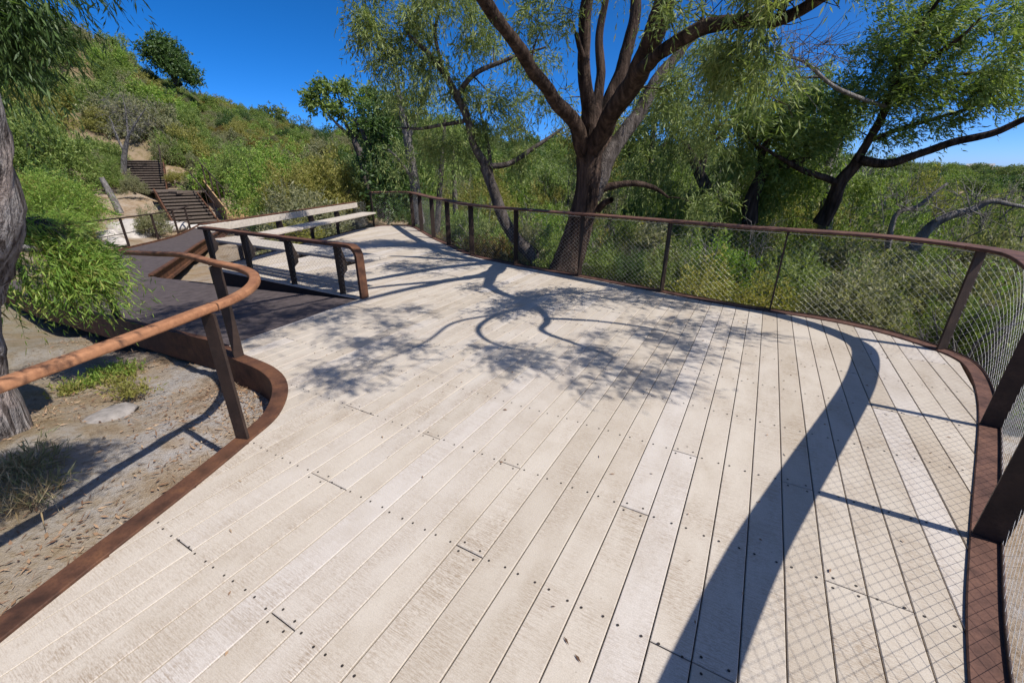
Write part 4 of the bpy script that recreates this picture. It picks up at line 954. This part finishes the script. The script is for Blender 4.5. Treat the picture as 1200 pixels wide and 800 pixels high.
sh('grey green bush behind the leafless tree', 92, 215, 27, (2.2, 2, 3.0), 'mid', 3, 'leaf_mid')
sh('yellow green low shrub pressed against outside of fence', 815, 385, 6.3, (.85, .6, .98), 'small', 1, 'leaf_yellow')
sh('yellow leaved mound outside fence below grey trunked tree', 882, 398, 5.85, (.62, .45, .88), 'small', 2, 'leaf_yellow')
sh('round grey green bush right of the big trunk', 752, 335, 8.6, (1.0, .9, 1.15), 'fine', 1, 'leaf_grey')
sh('rusty leaved low shrub behind far fence posts', 575, 312, 9.6, (1.0, .7, .7), 'small', 3, 'leaf_rust')
sh('yellow tipped low shrub under the long bench', 352, 292, 12.4, (1.3, .8, .75), 'small', 4, 'leaf_yellow')
sh('small rusty shrub at far corner of fence', 535, 296, 12.5, (.9, .8, .7), 'small', 5, 'leaf_rust')

# ------------------------------------------------------------------ masses of scrub
def outside(x, y, m=.0):
    return not in_poly(x, y, outline)
OUT = np.array(outline)
def dist_deck(x, y): return math.sqrt(((OUT-(x, y))**2).sum(1).min())
rr = random.Random(21); items = []
def vkind(d): return 'fine' if d < 8.5 else ('mid' if d < 17 else 'coarse')
tries = 0
while len(items) < 150 and tries < 6000:
    tries += 1
    y = 1.0+27*rr.random()**1.25; x = rr.uniform(-1.5, 2.2)*y*.62+rr.uniform(0, 3)
    if x < -5 or not outside(x, y): continue
    dd = dist_deck(x, y); d = math.hypot(x, y)
    if dd < 1.0 or (x < -1.9 and y < 14.5) or x < -3.2: continue
    if y < 3.6 and dd < 2.2: continue
    if (x-.95)**2+(y-7.6)**2 < 1.0 or ((x-3.1)**2+(y-6.2)**2 < 2.0): continue
    z = gz(x, y); az = x/y
    top = rr.uniform(.2, .8) if dd < 2.2 else rr.uniform(.3, 1.35)
    if az < .8 and d > 10: top += rr.uniform(0, .7)
    if az > .95: top = min(top, 1.15)
    h = max(.7, top-z); w = h*rr.uniform(.5, .75)
    if dd < w*.8: w = max(.4, dd*.95)
    if any((x-q[2][0])**2+(y-q[2][1])**2 < (.50*(w+q[3][0]))**2 for q in items): continue
    want = (.065 if d < 9 else .085 if d < 17 else .12)/max(w, h); k = 'fine' if want > .053 else 'mid' if want > .036 else 'dense'
    items.append((k, rr.randint(1, 3), (x, y, z-.1), (w, w*rr.uniform(.8, 1.2), h/1.05), rr.uniform(0, 6.28), rr.choice([0, 0, 1, 1, 2, 3, 5, 6])))
for it in list(items):
    if rr.random() < .55:
        a_ = rr.uniform(0, 6.28); px_, py_ = it[2][0]+.7*it[3][0]*math.cos(a_), it[2][1]+.7*it[3][0]*math.sin(a_)
        if outside(px_, py_) and dist_deck(px_, py_) > .7: items.append(('twig', rr.randint(1, 4), (px_, py_, gz(px_, py_)-.1), (it[3][0]*.9, it[3][0]*.9, it[3][2]*rr.uniform(.9, 1.25)), rr.uniform(0, 6.28), 4))
thicket('valley_scrub', 'dense mixed green scrub filling the slope beyond the mesh fence', 'scrub', items, ['leaf_mid', 'leaf_main', 'leaf_olive', 'leaf_grey', 'bark_dead', 'leaf_dark', 'leaf_bright'])
def px_of(X, Y, Zz):
    dz = Zz-H; zc = Y*CP-dz*SP; return 600+500*X/zc, 400-500*(Y*SP+dz*CP)/zc
rr = random.Random(22); items = []
tries = 0
while len(items) < 900 and tries < 30000:
    tries += 1
    y = rr.uniform(13, 74); x = rr.uniform(-1.5, -.15)*y
    if y < 24 and x > -.42*y: continue
    z = gz(x, y); az = x/y; 
    # keep the path, stairs, landing and sandy clearing open
    if any((x-px)**2+(y-py)**2 < rad**2 for px, py, rad in ((-11, 12, 3.2), (-12.5, 16, 3.2), (-14.5, 20.5, 3.0), (-13.4,18,3), (-16.5, 22.7, 2.3), (-19, 25.2, 1.2), (-14, 14, 2.6), (-16, 17.5, 1.6), (-12.5, 22, 1.6), (-15.5, 24.2, 1.2), (-15.5,13,2.5))): continue
    if 36 < y < 56 and -.69 < az < -.57 and rr.random() < .5: continue          # bare sandy ridge
    h = rr.uniform(.9, 2.3) if y < 40 else rr.uniform(.7, 1.7)
    if az < -.74 and y > 30: h *= 1.4
    w = h*rr.uniform(.65, 1.1)
    if y < 30:                                                                  # leave the stairs in sight
        u_, v_ = px_of(x, y, z+h); du = 500*w/y
        if u_+du > 112 and u_-du < 264 and v_ < 268 and not (y > 24.5 and (u_+du < 146 or u_-du > 192)): continue
    if any((x-q[2][0])**2+(y-q[2][1])**2 < (.27*(w+q[3][0]))**2 for q in items): continue
    items.append(('mid' if y < 22 else 'coarse', rr.randint(1, 5), (x, y, z-.15), (w, w, h), rr.uniform(0, 6.28), rr.choice([0, 0, 0, 1, 3, 3, 2, 4])))
for k in range(420):                                                             # low heath on the sandy ridge
    y = rr.uniform(36, 56); x = rr.uniform(-.74, -.44)*y
    items.append(('coarse', rr.randint(1, 5), (x, y, gz(x, y)-.1), (rr.uniform(.5, 1.2),)*2+(rr.uniform(.3, .8),), rr.uniform(0, 6), rr.choice([0, 0, 2, 3, 3, 3, 5])))
thicket('hillside_scrub', 'continuous green and olive scrub covering the left hillside', 'scrub', items, ['leaf_mid', 'leaf_bright', 'leaf_olive', 'leaf_grey', 'leaf_dark', 'leaf_rust'], stems=False)
rr = random.Random(23); items = []
for k in range(1700):
    a = rr.uniform(-.62, 1.25); r = 24+230*rr.random()**1.7
    x, y = r*math.sin(a), r*math.cos(a)
    if x < -.3*y and y < 62: continue
    h = rr.uniform(1.6, 3.2)*(1 if r < 90 else 1.25)*(1 if a < .7 else .68); w = h*rr.uniform(.9, 1.4)
    z = gz(x, y)
    items.append(('coarse' if r < 70 else 'far', rr.randint(1, 5), (x, y, z-.3), (w, w, h), rr.uniform(0, 6.28), rr.choice([0, 0, 1, 2])))
thicket('far_woodland', 'distant low woodland spread across the valley to the horizon', 'woodland', items, ['far_leaf', 'leaf_mid', 'leaf_dark'], stems=False)

# ------------------------------------------------------------------ rocks, litter, ground cover, bits on the deck
def rock(label, loc, size, seed, group=None, mat='rock'):
    bm = bmesh.new(); bmesh.ops.create_icosphere(bm, subdivisions=3, radius=1)
    for v in bm.verts:
        n = mnoise.noise(v.co*1.1+Vector((seed, 0, 0)))*.35+mnoise.noise(v.co*3+Vector((0, seed, 0)))*.14
        v.co = v.co*(1+n); v.co.z = max(v.co.z, -.35)
    me = bpy.data.meshes.new('rock'); bm.to_mesh(me); bm.free()
    o = link('limestone_rock' if mat == 'rock' else 'flat_stone', me, M[mat], None, True); o.location = loc; o.scale = size; o.rotation_euler = (0, 0, seed*1.3)
    tag(o, label, 'rock', group); return o
for k, (u, v, Y, sz, lab) in enumerate(((160, 272, 18.5, (1.5, .9, .55), 'largest pale limestone rock behind lower path railing'), (190, 270, 19.2, (1.2, .7, .42), 'flat pale limestone rock nearest the lower stairs'),
        (128, 279, 16.5, (.45, .4, .32), 'small grey rock at left end of pale boulders'), (136, 285, 15.5, (.35, .3, .22), 'low brown rock below the pale boulders'))):
    p = at(u, v, Y); rock(lab, (p[0], Y, p[2]), sz, k+1.7)


def scatter_litter():
    rng = np.random.default_rng(50); n = 17000
    x = rng.uniform(-6.5, -1.5, n); y = rng.uniform(.2, 6.5, n)
    ex = LS[rng.integers(0, len(LS), 4500)]; sc_ = rng.gamma(1.3, .07, 4500); T_ = np.gradient(LS, axis=0); T_ /= np.linalg.norm(T_, axis=1)[:, None]
    ix = rng.integers(0, len(LS), 4500); ex = LS[ix]-np.stack([-T_[ix, 1], T_[ix, 0]], 1)*(sc_[:, None]+.01)
    nfree = len(x); x = np.r_[x, ex[:, 0]]; y = np.r_[y, ex[:, 1]]
    keep = np.array([(not in_poly(a, b, outline)) and mnoise.noise(Vector((a*1.1, b*1.1, 5)))+.25*rng.normal() > -.05 for a, b in zip(x, y)])
    x = x[keep]; y = y[keep]; z = ground_z(x, y)+.035
    m = len(x)
    for i in range(m):
        q = Vector((x[i], y[i], 0)); z[i] = z[i]-.030+relief(q)
    a = rng.uniform(0, 6.28, m); d = np.stack([np.cos(a), np.sin(a), rng.normal(0, .25, m)], 1); L = (rng.uniform(.02, .06, m))[:, None]; Wd = (rng.uniform(.002, .008, m))[:, None]; tw = rng.random(m) < .12; L[tw] *= 2.6; Wd[tw] = .0018
    sdv = np.stack([-np.sin(a), np.cos(a), rng.normal(0, .3, m)], 1); p = np.stack([x, y, z+.008], 1)
    V = np.stack([p, p+d*L*.45+sdv*Wd, p+d*L, p+d*L*.45-sdv*Wd], 1).reshape(-1, 3)
    o = link('leaf_litter', np_mesh('leaf_litter', V, np.arange(4*m).reshape(-1, 4)), M['litter'], None); tag(o, 'dry brown leaves and twigs scattered on the sandy ground', 'leaf litter', kind='stuff')
scatter_litter()
def ground_at(u, v):
    z = -.2
    for _ in range(6):
        x = (u-600)/500.; yv = (v-400)/500.; d = SP+yv*CP; w = CP-yv*SP; t = (H-z)/d; X, Y = x*t, w*t; z = gz(X, Y)
    return X, Y, z
def low_plant(label, spots, leaf, seed, hgt=.12, name='ground_cover', cat='plant', ll=.035, lw=.010, nleaf=10):
    rng = np.random.default_rng(seed); S = []; D = []
    X0, Y0, Z0 = ground_at(*spots[0][:2])
    for u, v, r, n in spots:
        X, Y, z = ground_at(u, v)
        q = rng.normal(0, r*.5, (n, 2)); S.append(np.c_[X+q[:, 0], Y+q[:, 1], z+.02+rng.random(n)*.03]); D.append(unit(np.c_[q/r*.5+rng.normal(0, .35, (n, 2)), np.full(n, .8)]))
    S = np.vstack(S); D = np.vstack(D); V, F = strands(rng, S, D, hgt*(.5+rng.random(len(S))), nleaf, ll, lw, .3, -.2, .6)
    o = empty(name, (X0, Y0, Z0)); tag(o, label, cat); b_ = np.array((X0, Y0, Z0))
    link('leaves', np_mesh('leaves', V-b_, F), M[leaf], o)
    parts = [tube_np(np.array([S[i]-(0, 0, .05), S[i]+D[i]*.05, S[i]+D[i]*.1])-b_, np.array([.003, .002, .001]), 3) for i in range(0, len(S), 3)]
    V, F = join_np(parts); link('stems', np_mesh('stems', V, F), M['straw'], o)['kind'] = 'stuff'
low_plant('bright green creeping plant on sand under the rusty handrail', [(130, 442, .16, 90), (150, 440, .16, 90), (110, 452, .12, 50), (92, 458, .1, 40)], 'leaf_bright', 61)
low_plant('yellow green creeping plant beside the bare sand near the deck bay', [(158, 465, .12, 70), (140, 455, .1, 40), (80, 464, .08, 40)], 'leaf_olive', 62)
low_plant('dark grassy tuft at the foot of the pale foreground trunk', [(25, 560, .14, 40), (60, 580, .10, 16), (10, 590, .14, 30), (50, 545, .12, 20)], 'leaf_grey', 63, hgt=.12, ll=.06, lw=.006, cat='grass')
low_plant('dry straw tuft beside the foot of the foreground trunk', [(8, 568, .1, 50), (30, 600, .1, 30)], 'straw', 64, hgt=.16, ll=.09, lw=.004, cat='grass')
X_, Y_, z_ = ground_at(125, 487); rock('flat grey rock on sand beside the creeping plants', (X_, Y_, z_-.02), (.24, .15, .05), 6.1, mat='stone')
X_, Y_, z_ = ground_at(215, 505); rock('low flat stone on sand near the deck bay', (X_, Y_, z_-.02), (.10, .07, .03), 3.3, mat='stone')
def deck_bits():
    rng = np.random.default_rng(70); V = []; n = 0
    while n < 150:
        x, y = rng.uniform(-2, 3.6), rng.uniform(.7, 7)
        if not in_poly(x, y, inner): continue
        a = rng.uniform(0, 6.28); L = rng.uniform(.012, .04); w = rng.uniform(.002, .005); d = np.array((math.cos(a), math.sin(a), 0)); s_ = np.array((-d[1], d[0], .2)); p = np.array((x, y, .005))
        V += [p, p+d*L*.5+s_*w+(0, 0, .004), p+d*L, p+d*L*.5-s_*w]; n += 1
    o = link('fallen_leaves', np_mesh('fallen_leaves', np.array(V), np.arange(4*n).reshape(-1, 4)), M['litter'], None); tag(o, 'tiny dry leaf bits lying on the pale deck', 'leaf litter', kind='stuff')
deck_bits()
# far dune and white building on the skyline
p = at(1122, 197, 230)
def mound():
    n = 24; V = []; F = []
    for i in range(n):
        for j in range(7):
            a = i/(n-1)*2-1; b = j/6*2-1
            V.append((a*26, b*10, 2.2*max(0, (1-a*a))*(1-b*b)+.25*mnoise.noise(Vector((a*4, b*3, 1)))-2.0))
    for i in range(n-1):
        for j in range(6): F.append((i*7+j, (i+1)*7+j, (i+1)*7+j+1, i*7+j+1))
    o = mesh_obj('dune', V, F, M['tan_wall'], None, True); o.location = (p[0]-12, 230, p[2]+.2); o.rotation_euler = (0, 0, -.8); tag(o, kind='structure')
mound()
p = at(1147, 198.5, 228)
wb_ = empty('white_building', (p[0], 228, p[2]-1.5), -.8); tag(wb_, 'tiny white building on the far skyline at right', 'building')
MB().box((0, 0, 1.5), (9, 6, 3)).build('wall', M['white'], wb_)
MB().add([(-5, -3.4, 3), (5, -3.4, 3), (5, 3.4, 3), (-5, 3.4, 3), (-5, 0, 4.1), (5, 0, 4.1)], [(0, 1, 5, 4), (2, 3, 4, 5), (0, 4, 3), (1, 2, 5), (0, 3, 2, 1)]).build('roof', M['roof'], wb_)
for k in (-2.5, 0, 2.5): MB().box((k, -3.02, 1.6), (1.4, .06, 1.3)).build('window', M['fascia'], wb_)
